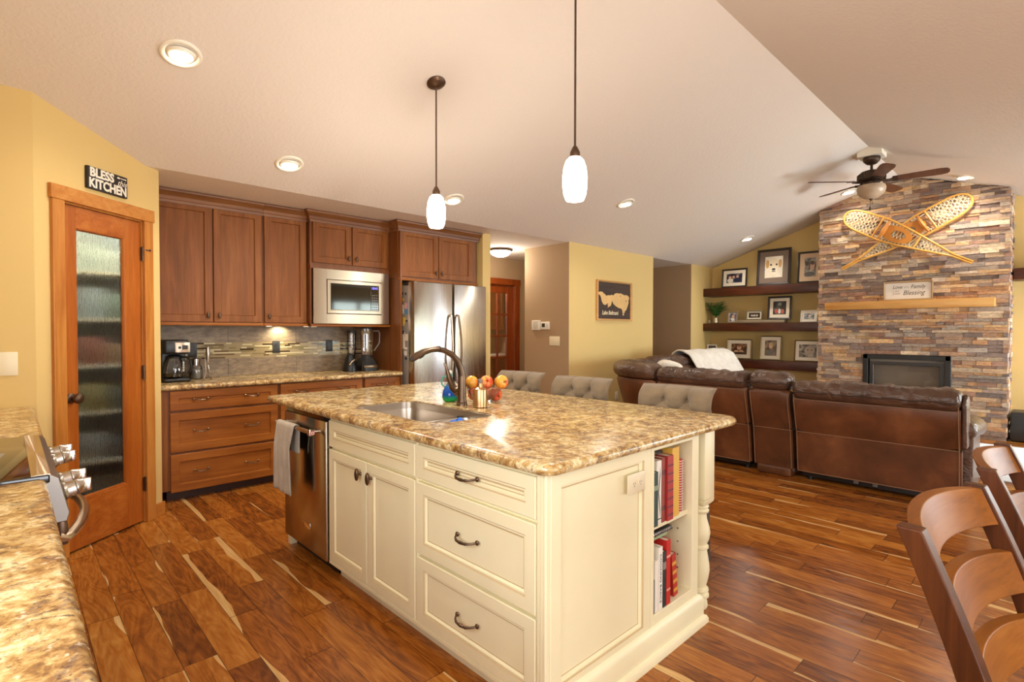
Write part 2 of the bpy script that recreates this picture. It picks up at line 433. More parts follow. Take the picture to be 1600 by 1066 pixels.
M_ = {}
M_['floor'] = floor_mat(); M_['granite'] = granite_mat(); M_['ceil'] = ceil_mat(); M_['stone'] = stone_mat(); M_['tile'] = tile_mat()
M_['yellow'] = wall_mat('yellow_paint', '#dbbd7c'); M_['tan'] = wall_mat('tan_paint', '#b09473'); M_['white_paint'] = plain('white_paint', '#f2ead8', .45)
M_['cab'] = wood('maple_cabinet_vertical', ('#653a17', '#834d22', '#9a6230'), 'Z', .45, coat=.0, spec=.25)
M_['cabx'] = wood('maple_cabinet_horizontal', ('#6d3c14', '#93551e', '#ad6c2b'), 'X', .42, coat=.0, spec=.25)
M_['caby'] = wood('maple_cabinet_side', ('#5e3517', '#7a471f', '#8f572a'), 'Z', .42, coat=0)
M_['fir'] = wood('fir_door', ('#8a430f', '#a85a1c', '#bf7430'), 'Z', .33); M_['firx'] = wood('fir_rail', ('#8a430f', '#a85a1c', '#bf7430'), 'X', .33)
M_['casing'] = wood('fir_casing', ('#a05a1e', '#bd7a34', '#cf9148'), 'Z', .35); M_['casingx'] = wood('fir_head_casing', ('#a05a1e', '#bd7a34', '#cf9148'), 'X', .35)
M_['dkdoor'] = wood('dark_fir_door', ('#6e2d0d', '#8c3f16', '#a35423'), 'Z', .3)
M_['cream'] = plain('cream_glazed_paint', '#f3eac4', .42, var=.015); M_['glaze'] = plain('brown_glaze_line', '#cbb387', .5)
M_['bronze'] = plain('oil_rubbed_bronze', '#655040', .38, .85, var=.25); M_['nickel'] = plain('antique_nickel', '#9a8671', .28, 1.0, var=.15)
M_['steel'] = brushed('stainless', '#c4bdb3', .26, 'Z'); M_['steelx'] = brushed('stainless_horizontal', '#cbb9a4', .3, 'Y'); M_['chrome'] = plain('chrome', '#d8d5d0', .08, 1.0)
M_['sinksteel'] = brushed('sink_steel', '#b9aea0', .3, 'Y', 0); M_['dksteel'] = plain('grey_fridge_side', '#a39d95', .4, .3)
M_['black'] = plain('black_plastic', '#141312', .35); M_['blackgloss'] = plain('black_glass', '#0a0a0b', .06, spec=.8); M_['dkgrey'] = plain('charcoal_plastic', '#2c2a29', .4)
M_['whitep'] = plain('white_plastic', '#f0e9da', .35); M_['ivory'] = plain('ivory_plastic', '#ece0c0', .4); M_['greyp'] = plain('grey_plastic', '#6f675e', .4)
M_['frost'] = emis('lit_opal_glass', '#fff1dc', 10); M_['canlens'] = emis('lit_recessed_bulb', '#fff0d8', 30); M_['dome'] = emis('lit_dome_glass', '#ffeed6', 8)
M_['led'] = emis('blue_display', '#7f7bff', 2.0); M_['redled'] = emis('red_led', '#ff2010', 3)
M_['glass'] = glass('clear_glass'); M_['rain'] = rain_glass()
M_['bronze2'] = plain('brushed_bronze', '#6d5a4b', .28, 1.0, var=.12); M_['steeld'] = brushed('dishwasher_steel', '#b8ada0', .2, 'Z')
M_['leather_back'] = leather_mat('brown_leather_back', '#4c2c17', '#643a20', '#7d4e2d', .15, .42); M_['leather_top'] = leather_mat('brown_leather_top', '#452f24', '#5a4131', '#705544', 2.2, .33)
M_['stitch'] = plain('tan_stitching', '#8a6a50', .5); M_['fanbronze'] = plain('dark_fan_bronze', '#4a3b30', .4, .7, var=.2)
CH1, CHR, CH2, CHR2 = (1.539, -.1715, 0), -6.47, (2.30, -.21, 0), -.5
M_['cabcrown'] = wood('maple_crown', ('#5f3a1e', '#794b28', '#8f5f35'), 'X', .42, coat=0)
M_['rangesteel'] = plain('range_steel', '#8d8780', .35, 1.0); M_['bowlglass'] = glass('bowl_glass', (1, 1, 1, 1), .2)
M_['weltdark'] = plain('dark_welt', '#33221a', .5)
# ------------------------------------------------------------------ the room shell
YC, ZC, SL = 4.42, 2.475, .333          # crease where the flat ceiling starts, its height, slope of the vault
YR = 1.55; ZR = ZC + SL * (YC - YR)
Y2 = 2 * YR - YC                        # crease on the other side
XW = 9.25                               # gable wall
mb = MB(); mb.box(-.8, XW + .1, -2.95, 9.2, -.08, 0); struct('floor', mb, M_['floor'], angle=None)
mb = MB()
prof = [(-3.0, ZC), (Y2, ZC), (YR, ZR), (YC, ZC), (9.2, ZC)]
for i in range(4):
    (a, za), (b, zb) = prof[i], prof[i + 1]
    mb.quad((-.8, a, za), (XW + .1, a, za), (XW + .1, b, zb), (-.8, b, zb))
    mb.quad((-.8, a, za + .12), (-.8, b, zb + .12), (XW + .1, b, zb + .12), (XW + .1, a, za + .12))
struct('ceiling', mb, M_['ceil'], angle=None)
TOP = 3.6
def wallbox(name, x0, x1, y0, y1, m, z1=ZC + .03, z0=0):
    b = MB(); b.box(x0, x1, y0, y1, z0, z1); return struct(name, b, m, angle=None)
PA = Vector((.236, 4.026, 0)); PU = Vector((.77157, .636144, 0)); PN = Vector((PU.y, -PU.x, 0))   # pantry wall: origin, along, outward
C0 = PA + PU * -.154; C1 = PA + PU * .732
wallbox('wall_stove', -.75, C0.x, C0.y, C0.y + .12, M_['yellow'], 2.68)
# pantry wall with the door opening (in its own frame)
FM = FR((PA.x, PA.y, 0), PU, PN)
mb = MB(FM)
def ceil_at(y): return (ZC + SL * (YC - y) if y < YC else ZC) + .01
def wp(u, z): return (u, 0, z)
for u0, u1, z0 in ((-.154, .0, 0), (.582, .732, 0), (0, .582, 2.087)):
    t0 = ceil_at((PA + PU * u0).y); t1 = ceil_at((PA + PU * u1).y)
    L = [[(u0, 0, z0), (u1, 0, z0), (u1, 0, t1), (u0, 0, t0)], [(u0, .11, z0), (u1, .11, z0), (u1, .11, t1), (u0, .11, t0)]]
    mb.loft(L)
struct('wall_pantry', mb, M_['yellow'], angle=None)
wallbox('wall_pantry_side', C1.x - .1, C1.x, C1.y + .02, 5.42, M_['yellow'])
wallbox('wall_kitchen', -.75, 4.15, 5.34, 5.46, M_['yellow'])
wallbox('wall_stub', 4.03, 4.15, 4.70, 5.34, M_['yellow'])
wallbox('wall_map', 5.24, 7.25, 4.40, 5.20, M_['yellow'], ZC + .02)
wallbox('wall_hall_tan', 5.232, 5.24, 4.402, 5.2, M_['tan'], ZC + .02)
wallbox('wall_corner', 8.47, XW, 4.40, 5.6, M_['yellow'], ZC + .02)
wallbox('wall_corner_tan', 8.462, 8.47, 4.402, 5.6, M_['tan'], ZC + .02)
wallbox('wall_passage', 7.1, 8.6, 6.6, 6.7, M_['tan'])
# hall end wall with the glazed door opening
mb = MB()
for x0, x1, z0, z1 in ((4.0, 5.06, 0, ZC), (5.90, 8.6, 0, ZC), (5.06, 5.90, 2.06, ZC)): mb.box(x0, x1, 6.1, 6.2, z0, z1 + .02)
struct('wall_hall_end', mb, M_['tan'], angle=None)
wallbox('wall_hall_left', 4.02, 4.1, 5.46, 6.1, M_['tan']); 
wallbox('wall_laundry', 3.6, 8.2, 7.75, 7.85, M_['tan']); wallbox('wall_laundry_side', 3.9, 4.0, 6.2, 7.75, M_['tan']); wallbox('wall_laundry_right', 7.0, 7.1, 6.2, 7.75, M_['tan'])
# gable wall
mb = MB(); mb.loft([[(x, -2.95, 0), (x, 4.40, 0), (x, 4.40, ZC), (x, YR, ZR), (x, Y2, ZC), (x, -2.95, ZC)] for x in (XW, XW + .1)])
struct('wall_gable', mb, M_['yellow'], angle=None)
mb = MB()   # wall behind the range counter, with a window opening added for fill light
for y0, y1, z0, z1 in ((-3, -.85, 0, 3.6), (1.25, 4.1, 0, 3.6), (-.85, 1.25, 0, 1.08), (-.85, 1.25, 2.12, 3.6)): mb.box(-.75, -.62, y0, y1, z0, z1)
struct('wall_left', mb, M_['yellow'], angle=None)
mb = MB()
for x0, x1, z0, z1 in ((-.75, -.05, 0, 2.5), (2.45, 5.85, 0, 2.5), (7.35, 7.7, 0, 2.5), (9.2, XW + .1, 0, 2.5), (-.05, 2.45, 2.12, 2.5), (5.85, 7.35, 0, .48), (5.85, 7.35, 2.12, 2.5), (7.7, 9.2, 0, .48), (7.7, 9.2, 2.12, 2.5)): mb.box(x0, x1, -2.92, -2.8, z0, z1)
struct('wall_right', mb, M_['yellow'], angle=None)
# window frames (behind the viewer, seen only in reflections; first added for fill)
for k, (x0, x1, z0, z1) in enumerate(((-.05, 2.45, .02, 2.12), (5.85, 7.35, .48, 2.12), (7.7, 9.2, .48, 2.12))):
    mb = MB(); xm = (x0 + x1) / 2
    for a in ((x0, x0 + .07, z0, z1), (x1 - .07, x1, z0, z1), (x0, x1, z0, z0 + .07), (x0, x1, z1 - .07, z1), (xm - .04, xm + .04, z0, z1)): mb.box(a[0], a[1], -2.88, -2.79, a[2], a[3])
    struct('window_%d' % (k + 1), mb, M_['white_paint'], angle=None)
mb = MB()  # frame of the unseen left window, added for fill light
for a in ((-.85, -.79, 1.08, 2.12), (1.19, 1.25, 1.08, 2.12), (-.85, 1.25, 1.08, 1.14), (-.85, 1.25, 2.06, 2.12), (.17, .23, 1.08, 2.12)): mb.box(-.7, -.61, a[0], a[1], a[2], a[3])
struct('window_4', mb, M_['white_paint'], angle=None)
# baseboards
def bb(name, x0, x1, y0, y1): 
    b = MB(); b.box(x0, x1, y0, y1, 0, .09); return struct(name, b, M_['casingx'], bev=.004)
bb('baseboard_map', 5.24, 7.25, 4.385, 4.40); bb('baseboard_corner', 8.47, XW, 4.385, 4.40); bb('baseboard_gable', XW - .015, XW, 2.56, 4.385); bb('baseboard_gable_right', XW - .015, XW, -2.8, .42)
bb('baseboard_hall', 5.22, 5.232, 4.39, 5.2)
mb = MB(FM); mb.box(.662, .745, -.014, 0, 0, .095); struct('baseboard_pantry', mb, M_['casingx'], bev=.004)

# ------------------------------------------------------------------ door_1: pantry door with rain glass
d1 = sroot('door_1', (PA.x, PA.y, 0))
F2 = FM
def fpart(name, boxes, m, parent=d1, bev=.003, F=F2):
    b = MB(F)
    for q in boxes: b.box(*q)
    return struct(name, b, m, parent, bev=bev)
fpart('jamb_casing', [(-.068, .006, -.022, 0, 0, 2.085), (.578, .652, -.022, 0, 0, 2.085)], M_['casing'])
fpart('head_casing', [(-.078, .662, -.026, 0, 2.085, 2.168)], M_['casingx'])
fpart('frame', [(.0, .010, 0, .11, 0, 2.087), (.574, .584, 0, .11, 0, 2.087), (0, .584, 0, .11, 2.075, 2.087)], M_['casing'])
mb = MB(F2)
for q in ((.012, .098, .008, .048, .012, 2.072), (.445, .572, .008, .048, .012, 2.072)): mb.box(*q)
fr_ = struct('stile', mb, M_['fir'], d1, bev=.002)
fpart('rail', [(.098, .445, .008, .048, .012, .305), (.098, .445, .008, .048, 1.945, 2.072)], M_['firx'], bev=.002)
mb = MB(F2 @ Matrix.Translation((.098, .012, .305)))
mb.bm.verts.ensure_lookup_table()
w_, h_ = .347, 1.64
rings = []
for i, d in ((0, -.002), (.005, -.002), (.013, .01), (.013, .014)):
    rings.append([mb.v(p) for p in ((i, d, i), (w_ - i, d, i), (w_ - i, d, h_ - i), (i, d, h_ - i))])
for a in range(3): mb.bridge(rings[a], rings[a + 1])
struct('glazing_bead', mb, M_['fir'], d1)
mb = MB(F2); mb.box(.108, .435, .026, .031, .315, 1.935); struct('rain_glass_pane', mb, M_['rain'], d1, angle=None)
mb = MB(F2); mb.lathe([(.031, 0), (.031, .006), (.026, .01), (.012, .014), (.011, .03), (.014, .034), (.026, .04), (.03, .052), (.027, .063), (.016, .07), (.001, .071)], (.052, .008, .927), 20, (0, -1, 0))
struct('door_knob', mb, M_['bronze'], d1)
for z in (1.857, 1.042, .268):
    mb = MB(F2); mb.box(.566, .580, -.004, .004, z - .045, z + .045); mb.cyl((.573, -.008, z - .05), (.573, -.008, z + .05), .006, n=10)
    if z > 1.5: mb.tube([(.573, -.01, z + .03), (.585, -.022, z + .03), (.61, -.03, z + .03)], .004, 6); mb.ell((.612, -.03, z + .03), .008, .008, .008, 8, 6)
    struct('hinge', mb, M_['bronze'], d1)

# pantry behind the glass
PP = plain('pantry_paint', '#b3b5ae', .7)
wallbox('wall_pantry_back', -.62, .70, 5.315, 5.338, PP, ZC)
wallbox('wall_pantry_lining', .690, .700, C1.y + .1, 5.315, PP, ZC)
for k, z in enumerate((.36, .72, 1.06, 1.40, 1.74)):
    mb = MB(); mb.box(-.3, .688, 4.86, 5.31, z, z + .02)
    single('pantry_shelf', mb, M_['white_paint'], ['lowest', 'second lowest', 'middle', 'second highest', 'top'][k] + ' white shelf blurred behind the rain glass of the pantry door', 'shelf', 'pantry shelves', angle=None)
goods = [(.42, 1.762, .15, .20, '#c9d6cf'), (.58, 1.762, .13, .16, '#dfe6dd'), (.43, 1.422, .16, .22, '#b8c4cc'), (.60, 1.422, .13, .18, '#869680'), (.42, 1.082, .17, .20, '#a5685a'), (.60, 1.082, .13, .15, '#b99672'),
         (.44, .742, .18, .2, '#b7ab78'), (.61, .742, .11, .16, '#5f6c70'), (.43, .382, .17, .2, '#c8ccd0'), (.60, .382, .12, .15, '#6d7478'), (.48, .0, .3, .26, '#8b9294')]
gl = ['on the top shelf, nearer the knob side', 'on the top shelf, nearer the hinges', 'on the second highest shelf, nearer the knob side', 'on the second highest shelf, nearer the hinges', 'on the middle shelf, nearer the knob side', 'on the middle shelf, nearer the hinges', 'on the second lowest shelf, nearer the knob side', 'on the second lowest shelf, nearer the hinges', 'on the lowest shelf, nearer the knob side', 'on the lowest shelf, nearer the hinges', 'on the pantry floor']
gn = ['pale green', 'off-white', 'pale blue', 'green', 'dull red', 'orange', 'yellow', 'dark', 'white', 'grey', 'grey']
for (u, z, ww, hh, c), l_, g_ in zip(goods, gl, gn):
    mb = MB(); mb.rbox(u - ww / 2, u + ww / 2, 4.88, 5.06, z, z + hh, .006)
    single('pantry_package', mb, plain('pantry_goods', c, .6), g_ + ' package ' + l_ + ', blurred behind rain glass', 'package', 'pantry goods')
lt = thing('pantry_fill_light', 'small round light added on the pantry ceiling to brighten it behind the rain glass door', 'ceiling light', (.42, 4.62, 2.46))  # lamp added so the pantry is not dark behind the glass
mb = MB(); c = lt.location; mb.lathe([(.06, 0.01), (.062, -.012), (.03, -.03), (.001, -.033)], c, 20); build('lens', mb, M_['dome'], lt)
light('pantry_fill_lamp', 'POINT', (c.x, c.y, c.z - .08), 48, (.78, .92, 1.0), lt, .04)

# ------------------------------------------------------------------ door_2: glazed hall door and the laundry behind
d2 = sroot('door_2', (5.47, 6.1, 0))
def p2(name, boxes, m, bev=.003):
    b = MB()
    for q in boxes: b.box(*q)
    return struct(name, b, m, d2, bev=bev)
p2('jamb_casing', [(4.97, 5.06, 6.075, 6.1, 0, 2.06), (5.90, 6.0, 6.075, 6.1, 0, 2.06)], M_['dkdoor'])
p2('head_casing', [(4.96, 6.01, 6.07, 6.1, 2.06, 2.155)], M_['dkdoor'])
p2('frame', [(5.06, 5.075, 6.1, 6.2, 0, 2.06), (5.885, 5.90, 6.1, 6.2, 0, 2.06), (5.06, 5.90, 6.1, 6.2, 2.045, 2.06)], M_['dkdoor'])
p2('stile', [(5.078, 5.19, 6.13, 6.17, .01, 2.04), (5.77, 5.882, 6.13, 6.17, .01, 2.04)], M_['dkdoor'])
p2('rail', [(5.19, 5.77, 6.13, 6.17, .01, .24), (5.19, 5.77, 6.13, 6.17, 1.93, 2.04)], M_['dkdoor'])
mus = []
for k in range(1, 5): z = .24 + 1.69 * k / 5; mus.append((5.19, 5.77, 6.135, 6.165, z - .012, z + .012))
for k in (1, 2): x = 5.19 + .58 * k / 3; mus.append((x - .012, x + .012, 6.135, 6.165, .24, 1.93))
p2('muntins', mus, M_['dkdoor'], .002)
mb = MB(); mb.quad((5.19, 6.15, .24), (5.77, 6.15, .24), (5.77, 6.15, 1.93), (5.19, 6.15, 1.93)); struct('glass_pane', mb, M_['glass'], d2, angle=None)
lb = thing('laundry_base_cabinet', 'brown base cabinet seen through the glazed hall door', 'cabinet', (5.7, 7.42, 0))
mb = MB(); mb.box(4.9, 6.9, 7.15, 7.74, .08, .86); build('body', mb, M_['cab'], lb, bev=.004)
for k in range(4):
    mb = MB(FR((4.92 + k * .5, 7.15, .1), (1, 0, 0), (0, -1, 0))); mb.nested(.46, .74, [(0, 0), (0, -.018), (.06, -.018), (.068, -.01)]); build('door', mb, M_['cab'], lb)
mb = MB(); mb.rbox(4.85, 6.95, 7.1, 7.745, .862, .90, .01); single('laundry_counter', mb, plain('pale_laminate', '#d8cdbc', .3), 'pale worktop over the brown laundry cabinet behind the glazed hall door', 'worktop')
lu = thing('laundry_wall_cabinet', 'brown wall cabinet hung over the laundry worktop behind the glazed hall door', 'cabinet', (5.7, 7.6, 1.35))
mb = MB(); mb.box(4.9, 6.9, 7.42, 7.745, 1.35, 2.2); build('body', mb, M_['cab'], lu, bev=.004)
for k in range(5):
    mb = MB(FR((4.92 + k * .395, 7.42, 1.36), (1, 0, 0), (0, -1, 0))); mb.nested(.38, .83, [(0, 0), (0, -.018), (.055, -.018), (.062, -.01)]); build('door', mb, M_['cab'], lu)
mb = MB(); mb.rbox(4.12, 4.8, 7.1, 7.7, .01, .92, .02); single('washing_machine', mb, M_['dkgrey'], 'dark washing machine beside the laundry cabinet behind the glazed hall door', 'washing machine')
mb = MB(); mb.lathe([(.05, 0), (.055, .02), (.05, .14), (.02, .17), (.02, .2)], (6.2, 7.35, .902), 16); single('detergent_bottle', mb, M_['whitep'], 'white bottle standing on the laundry worktop behind the glazed hall door', 'bottle')
ll = thing('laundry_fill_light', 'unseen round ceiling light added to brighten the laundry behind the glazed hall door', 'ceiling light', (5.3, 7.0, ZC))  # out-of-view fixture added to light the laundry
mb = MB(); mb.lathe([(.14, 0), (.14, -.02), (.11, -.06), (.05, -.085), (.001, -.09)], (5.3, 7.0, ZC), 24); build('dome', mb, M_['dome'], ll)
light('laundry_fill_lamp', 'POINT', (5.3, 7.0, ZC - .2), 90, (1, .94, .85), ll, .1)
# ------------------------------------------------------------------ wall kitchen
def pull_bm(c, length=.105, out=.032, ax='X', n=(0, -1, 0)):
    """curved furniture pull with turned middle and rosette ends; along ax, standing out along n"""
    b = MB(); a = Vector({'X': (1, 0, 0), 'Y': (0, 1, 0), 'Z': (0, 0, 1)}[ax]); n = Vector(n); c = Vector(c)
    pts, rs = [], []
    for i in range(25):
        t = -1 + 2 * i / 24
        h = out * (1 - abs(t) ** 3.2) * .92 + .004
        sag = Vector((0, 0, -.007 * (1 - t * t))) if ax != 'Z' else Vector((0, 0, 0))
        pts.append(c + a * (length / 2 * t) + n * h + sag + Vector((0, 0, .006)))
        rs.append(.0042 + .0022 * math.exp(-(t / .25) ** 2) + (.0012 if abs(abs(t) - .45) < .06 else 0))
    b.tube(pts, rs, 8)
    for sgn in (-1, 1):
        e = c + a * (sgn * length / 2) + Vector((0, 0, .006)); b.lathe([(.009, 0), (.0095, .003), (.006, .007), (.001, .009)], e, 12, n)
    return b
def knob_bm(c, n=(0, -1, 0), tall=True):
    b = MB(); n = Vector(n); c = Vector(c)
    b.lathe([(.009, 0), (.008, .002), (.005, .006), (.005, .016)], c, 12, n)
    o = c + n * .022
    if abs(n.y) > .5: b.ell(o, .012, .009, .028 if tall else .012, 14, 10)
    else: b.ell(o, .010, .014, .031 if tall else .012, 14, 10)
    return b
SH = [(0, 0), (0, -.019), (.003, -.022), (.058, -.022), (.061, -.018), (.064, -.009)]          # shaker front profile
CR = [(0, 0), (0, -.019), (.003, -.022), (.046, -.022), (.050, -.018), (.056, -.018), (.062, -.010), (.066, -.010)]   # cream front with bead
def front(name, x0, x1, z0, z1, y, mt, parent, prof=SH, axis='X'):
    b = MB(FR((x0, y, z0), (1, 0, 0), (0, -1, 0)))
    b.nested(x1 - x0, z1 - z0, prof); return build(name, b, mt, parent, angle=25)
CT = [(0, 0), (-.012, 0), (-.03, .008)]
def base_unit(label, x0, x1, rows, pulls, loc_y=4.73, grp='stained maple base cabinets'):
    t = thing('base_cabinet', label, 'cabinet', ((x0 + x1) / 2, 5.0, 0), 0, grp)
    b = MB(); b.box(x0, x1, loc_y + .022, 5.335, .09, .868); build('body', b, M_['caby'], t)
    b = MB(); b.box(x0, x1, loc_y + .085, loc_y + .1, 0, .09); build('toe_kick', b, plain('dark_toe_kick', '#3a1f10', .5), t)
    for z0, z1 in rows:
        d = front('drawer', x0 + .012, x1 - .012, z0, z1, loc_y + .022, M_['cabx'], t)
        for px in pulls:
            xx = x0 + (x1 - x0) * px
            build('pull', pull_bm((xx, loc_y, (z0 + z1) / 2), .1), M_['nickel'], d)
    return t
b = MB(); b.box(.804, .886, 4.745, 5.3, 0.09, .868)
R3 = [(.075, .368), (.385, .690), (.708, .862)]
fb = single('cabinet_filler', b, M_['cab'], 'narrow brown filler strip between yellow pantry wall and base cabinets', 'cabinet filler')
base_unit('brown three drawer base cabinet with six pulls beside the pantry wall', .888, 1.715, R3, (.27, .73))
base_unit('brown base cabinet with wide top drawer behind the island end', 1.717, 2.522, R3, (.25, .75))
base_unit('narrow brown base cabinet with one pull per drawer beside the fridge panel', 2.524, 2.945, R3, (.5,))

def counter(name, label, x0, x1, y0, y1, edges, z1=.91, th=.038, r=.016, corners=None):
    """laminate top with a rolled edge: edges = which of -x +x -y +y are rolled"""
    c = corners or {}
    def loop(ins, z):
        a = x0 + (ins if '-x' in edges else 0); bx = x1 - (ins if '+x' in edges else 0)
        p = y0 + (ins if '-y' in edges else 0); q = y1 - (ins if '+y' in edges else 0)
        out = []
        for key, cx, cy, s0 in (('a', a, p, 180), ('b', bx, p, 270), ('c', bx, q, 0), ('d', a, q, 90)):
            rr = max(c.get(key, 0) - ins, .0)
            if c.get(key, 0) == 0: out += [(cx, cy, z)] * 1; continue
            ox = cx + (rr if s0 in (180, 90) else -rr); oy = cy + (rr if s0 in (180, 270) else -rr)
            for k in range(9):
                an = R_(s0 + 90 * k / 8); out.append((ox + rr * math.cos(an), oy + rr * math.sin(an), z))
        return out
    L = [loop(.012, z1 - th)]
    for k in range(7):
        an = -PI / 2 + PI * k / 6 * .94; L.append(loop(r * (1 - math.cos(an)), z1 - th / 2 + math.sin(an) * th / 2))
    L.append(loop(.016, z1))
    b = MB(); b.loft(L); return b
b = counter('c', '', .77, 2.944, 4.695, 5.338, ('-y',), .91)
single('worktop', b, M_['granite'], 'long speckled worktop along the kitchen wall under the wall cabinets', 'worktop')
# tall fridge side panel
b = MB(); b.box(2.945, 2.968, 4.74, 5.335, 0.01, 2.36); single('fridge_side_panel', b, M_['caby'], 'tall brown end panel between worktop and stainless fridge', 'panel', bev=.002)
# backsplash
b = MB()
xs = [.78, 1.474, 2.102, 2.73, 2.944]
for i in range(4):
    for z0, z1 in ((.912, 1.075), (1.222, 1.40)): b.box(xs[i] + (.003 if i else 0), xs[i + 1], 5.327, 5.339, z0, z1)
t = thing('tile_backsplash', 'grey brown tile splashback with mosaic band above the kitchen worktop', 'splashback', (1.86, 5.335, .91))
build('field_tile', b, M_['tile'], t, bev=.001)
b = MB(); b.box(.78, 2.944, 5.333, 5.3385, .912, 1.40); build('grout', b, plain('grout', '#a39886', .8), t)
b = MB(); rnd = random.Random(3)
for r_ in range(10):
    z = 1.0765 + r_ * .0146; x = .78
    while x < 2.94:
        L = rnd.choice((.05, .09, .12, .16)); x2 = min(x + L, 2.944); b.mi = rnd.choice((0, 0, 0, 1, 2, 2, 3, 4)); b.box(x, x2 - .0012, 5.328, 5.339, z, z + .0133); x = x2
build('mosaic_band', b, [plain('mosaic_tan', '#a3906a', .25), plain('mosaic_dark', '#3d2c1c', .12), plain('mosaic_cream', '#cdbf95', .3), plain('mosaic_olive', '#8a7b55', .15), plain('mosaic_brown', '#6e5638', .2)], t)

# wall cabinets
def crown(b, x0, x1, yf, zt, ret_l=None, ret_r=None, drop=.105):
    prof = [(0, -drop), (-.008, -drop), (-.012, -.085), (-.018, -.08), (-.02, -.055), (-.035, -.035), (-.05, -.02), (-.052, -.008), (-.056, -.006), (-.056, 0), (0, 0)]
    loops = []
    xl, xr = x0, x1
    if ret_l is not None: loops.append([(x0 + d, ret_l, zt + z) for d, z in prof])
    loops.append([(x0 + (d if ret_l is not None else 0), yf + d, zt + z) for d, z in prof])
    loops.append([(x1 - (d if ret_r is not None else 0), yf + d, zt + z) for d, z in prof])
    if ret_r is not None: loops.append([(x1 - d, ret_r, zt + z) for d, z in prof])
    b.loft(loops)
def wall_unit(label, x0, x1, yf, z0, z1, doors, crown_args, knobs, dz0=None, grp='stained maple wall cabinets', yb=5.335, rail=True):
    t = thing('wall_cabinet', label, 'cabinet', ((x0 + x1) / 2, (yf + yb) / 2, z0), 0, grp)
    b = MB(); b.box(x0, x1, yf + .022, yb, z0, z1); build('body', b, M_['caby'], t)
    b = MB(); crown(b, *crown_args); build('crown_moulding', b, M_['cabcrown'], t, angle=30)
    if rail:
        b = MB(); b.rbox(x0, x1, yf - .004, yf + .03, z0 - .026, z0, .004); build('light_rail', b, M_['cabx'], t)
    for (a, c), kx in zip(doors, knobs):
        d = front('door', a, c, dz0 or z0 + .004, z1 - .012 - (crown_args[3] - z1 > .2) * 0, yf + .022, M_['cab'], t)
        build('knob', knob_bm((kx, yf, (dz0 or z0) + .062)), M_['bronze'], d)
    return t
ZT = ZC - .004
wall_unit('tall brown wall cabinet with two shaker doors beside the yellow pantry wall', .80, 1.680, 5.0, 1.40, 2.40, [(.812, 1.272), (1.280, 1.672)], (.80, 1.680, 5.0, ZT), (1.232, 1.318))
wall_unit('tall brown single door wall cabinet left of the microwave', 1.682, 2.085, 5.0, 1.40, 2.40, [(1.692, 2.075)], (1.682, 2.085, 5.0, ZT), (1.728,))
mw = wall_unit('brown two door cabinet above the built-in stainless microwave', 2.087, 2.935, 4.93, 1.955, 2.40, [(2.112, 2.505), (2.515, 2.905)], (2.087, 2.935, 4.93, ZT, 5.0), (2.468, 2.552), 1.985, rail=False)
b = MB()
for q in ((2.087, 2.105, 4.952, 5.335, 1.385, 1.955), (2.915, 2.935, 4.952, 5.335, 1.385, 1.955), (2.087, 2.935, 4.952, 5.335, 1.375, 1.398), (2.087, 2.935, 5.30, 5.335, 1.385, 1.955), (2.087, 2.935, 4.94, 4.952, 1.93, 1.957)): b.box(*q)
build('microwave_housing', b, M_['caby'], mw, bev=.001)
b = MB(); b.rbox(2.087, 2.94, 4.925, 4.96, 1.372, 1.396, .004); build('light_rail', b, M_['cabx'], mw)
wall_unit('brown two door cabinet above the stainless fridge', 2.937, 4.0, 4.755, 1.885, 2.40, [(2.962, 3.437), (3.447, 3.925)], (2.937, 4.0, 4.755, ZT, 4.93, 5.3), (3.40, 3.482), 1.90, rail=True)

# microwave
t = thing('microwave', 'built-in stainless microwave with trim frame under brown cabinet', 'microwave', (2.51, 5.1, 1.398))
def mbx(name, qs, m, parent=t, bev=.002):
    b = MB()
    for q in qs: b.box(*q)
    return build(name, b, m, parent, bev=bev)
mbx('body', [(2.24, 2.82, 4.96, 5.28, 1.48, 1.86)], M_['dkgrey'])
mbx('trim_frame', [(2.106, 2.235, 4.912, 4.93, 1.40, 1.928), (2.828, 2.914, 4.912, 4.93, 1.40, 1.928), (2.235, 2.828, 4.912, 4.93, 1.83, 1.928), (2.235, 2.828, 4.912, 4.93, 1.40, 1.495)], M_['steelx'])
mbx('inner_reveal', [(2.225, 2.838, 4.928, 4.94, 1.488, 1.838)], M_['black'])
b = MB(FR((2.238, 4.93, 1.5), (1, 0, 0), (0, -1, 0))); b.nested(.588, .326, [(0, 0), (0, -.02), (.004, -.024), (.032, -.024), (.036, -.018)])
dr = build('door', b, [M_['steelx']], t, angle=25)
b = MB(); b.box(2.276, 2.70, 4.908, 4.912, 1.538, 1.79); build('window', b, M_['blackgloss'], dr, bev=.001)
cp = mbx('control_panel', [(2.702, 2.788, 4.907, 4.913, 1.538, 1.79)], M_['blackgloss'])
b = MB()
for r_ in range(7):
    for c_ in range(3): b.box(2.712 + c_ * .024, 2.728 + c_ * .024, 4.9055, 4.908, 1.545 + r_ * .024, 1.553 + r_ * .024)
build('keypad', b, M_['greyp'], cp)
text_mesh('clock_display', '10:41', .035, FR((2.745, 4.9065, 1.765), (1, 0, 0), (0, -1, 0)), M_['led'], cp, width=.062)

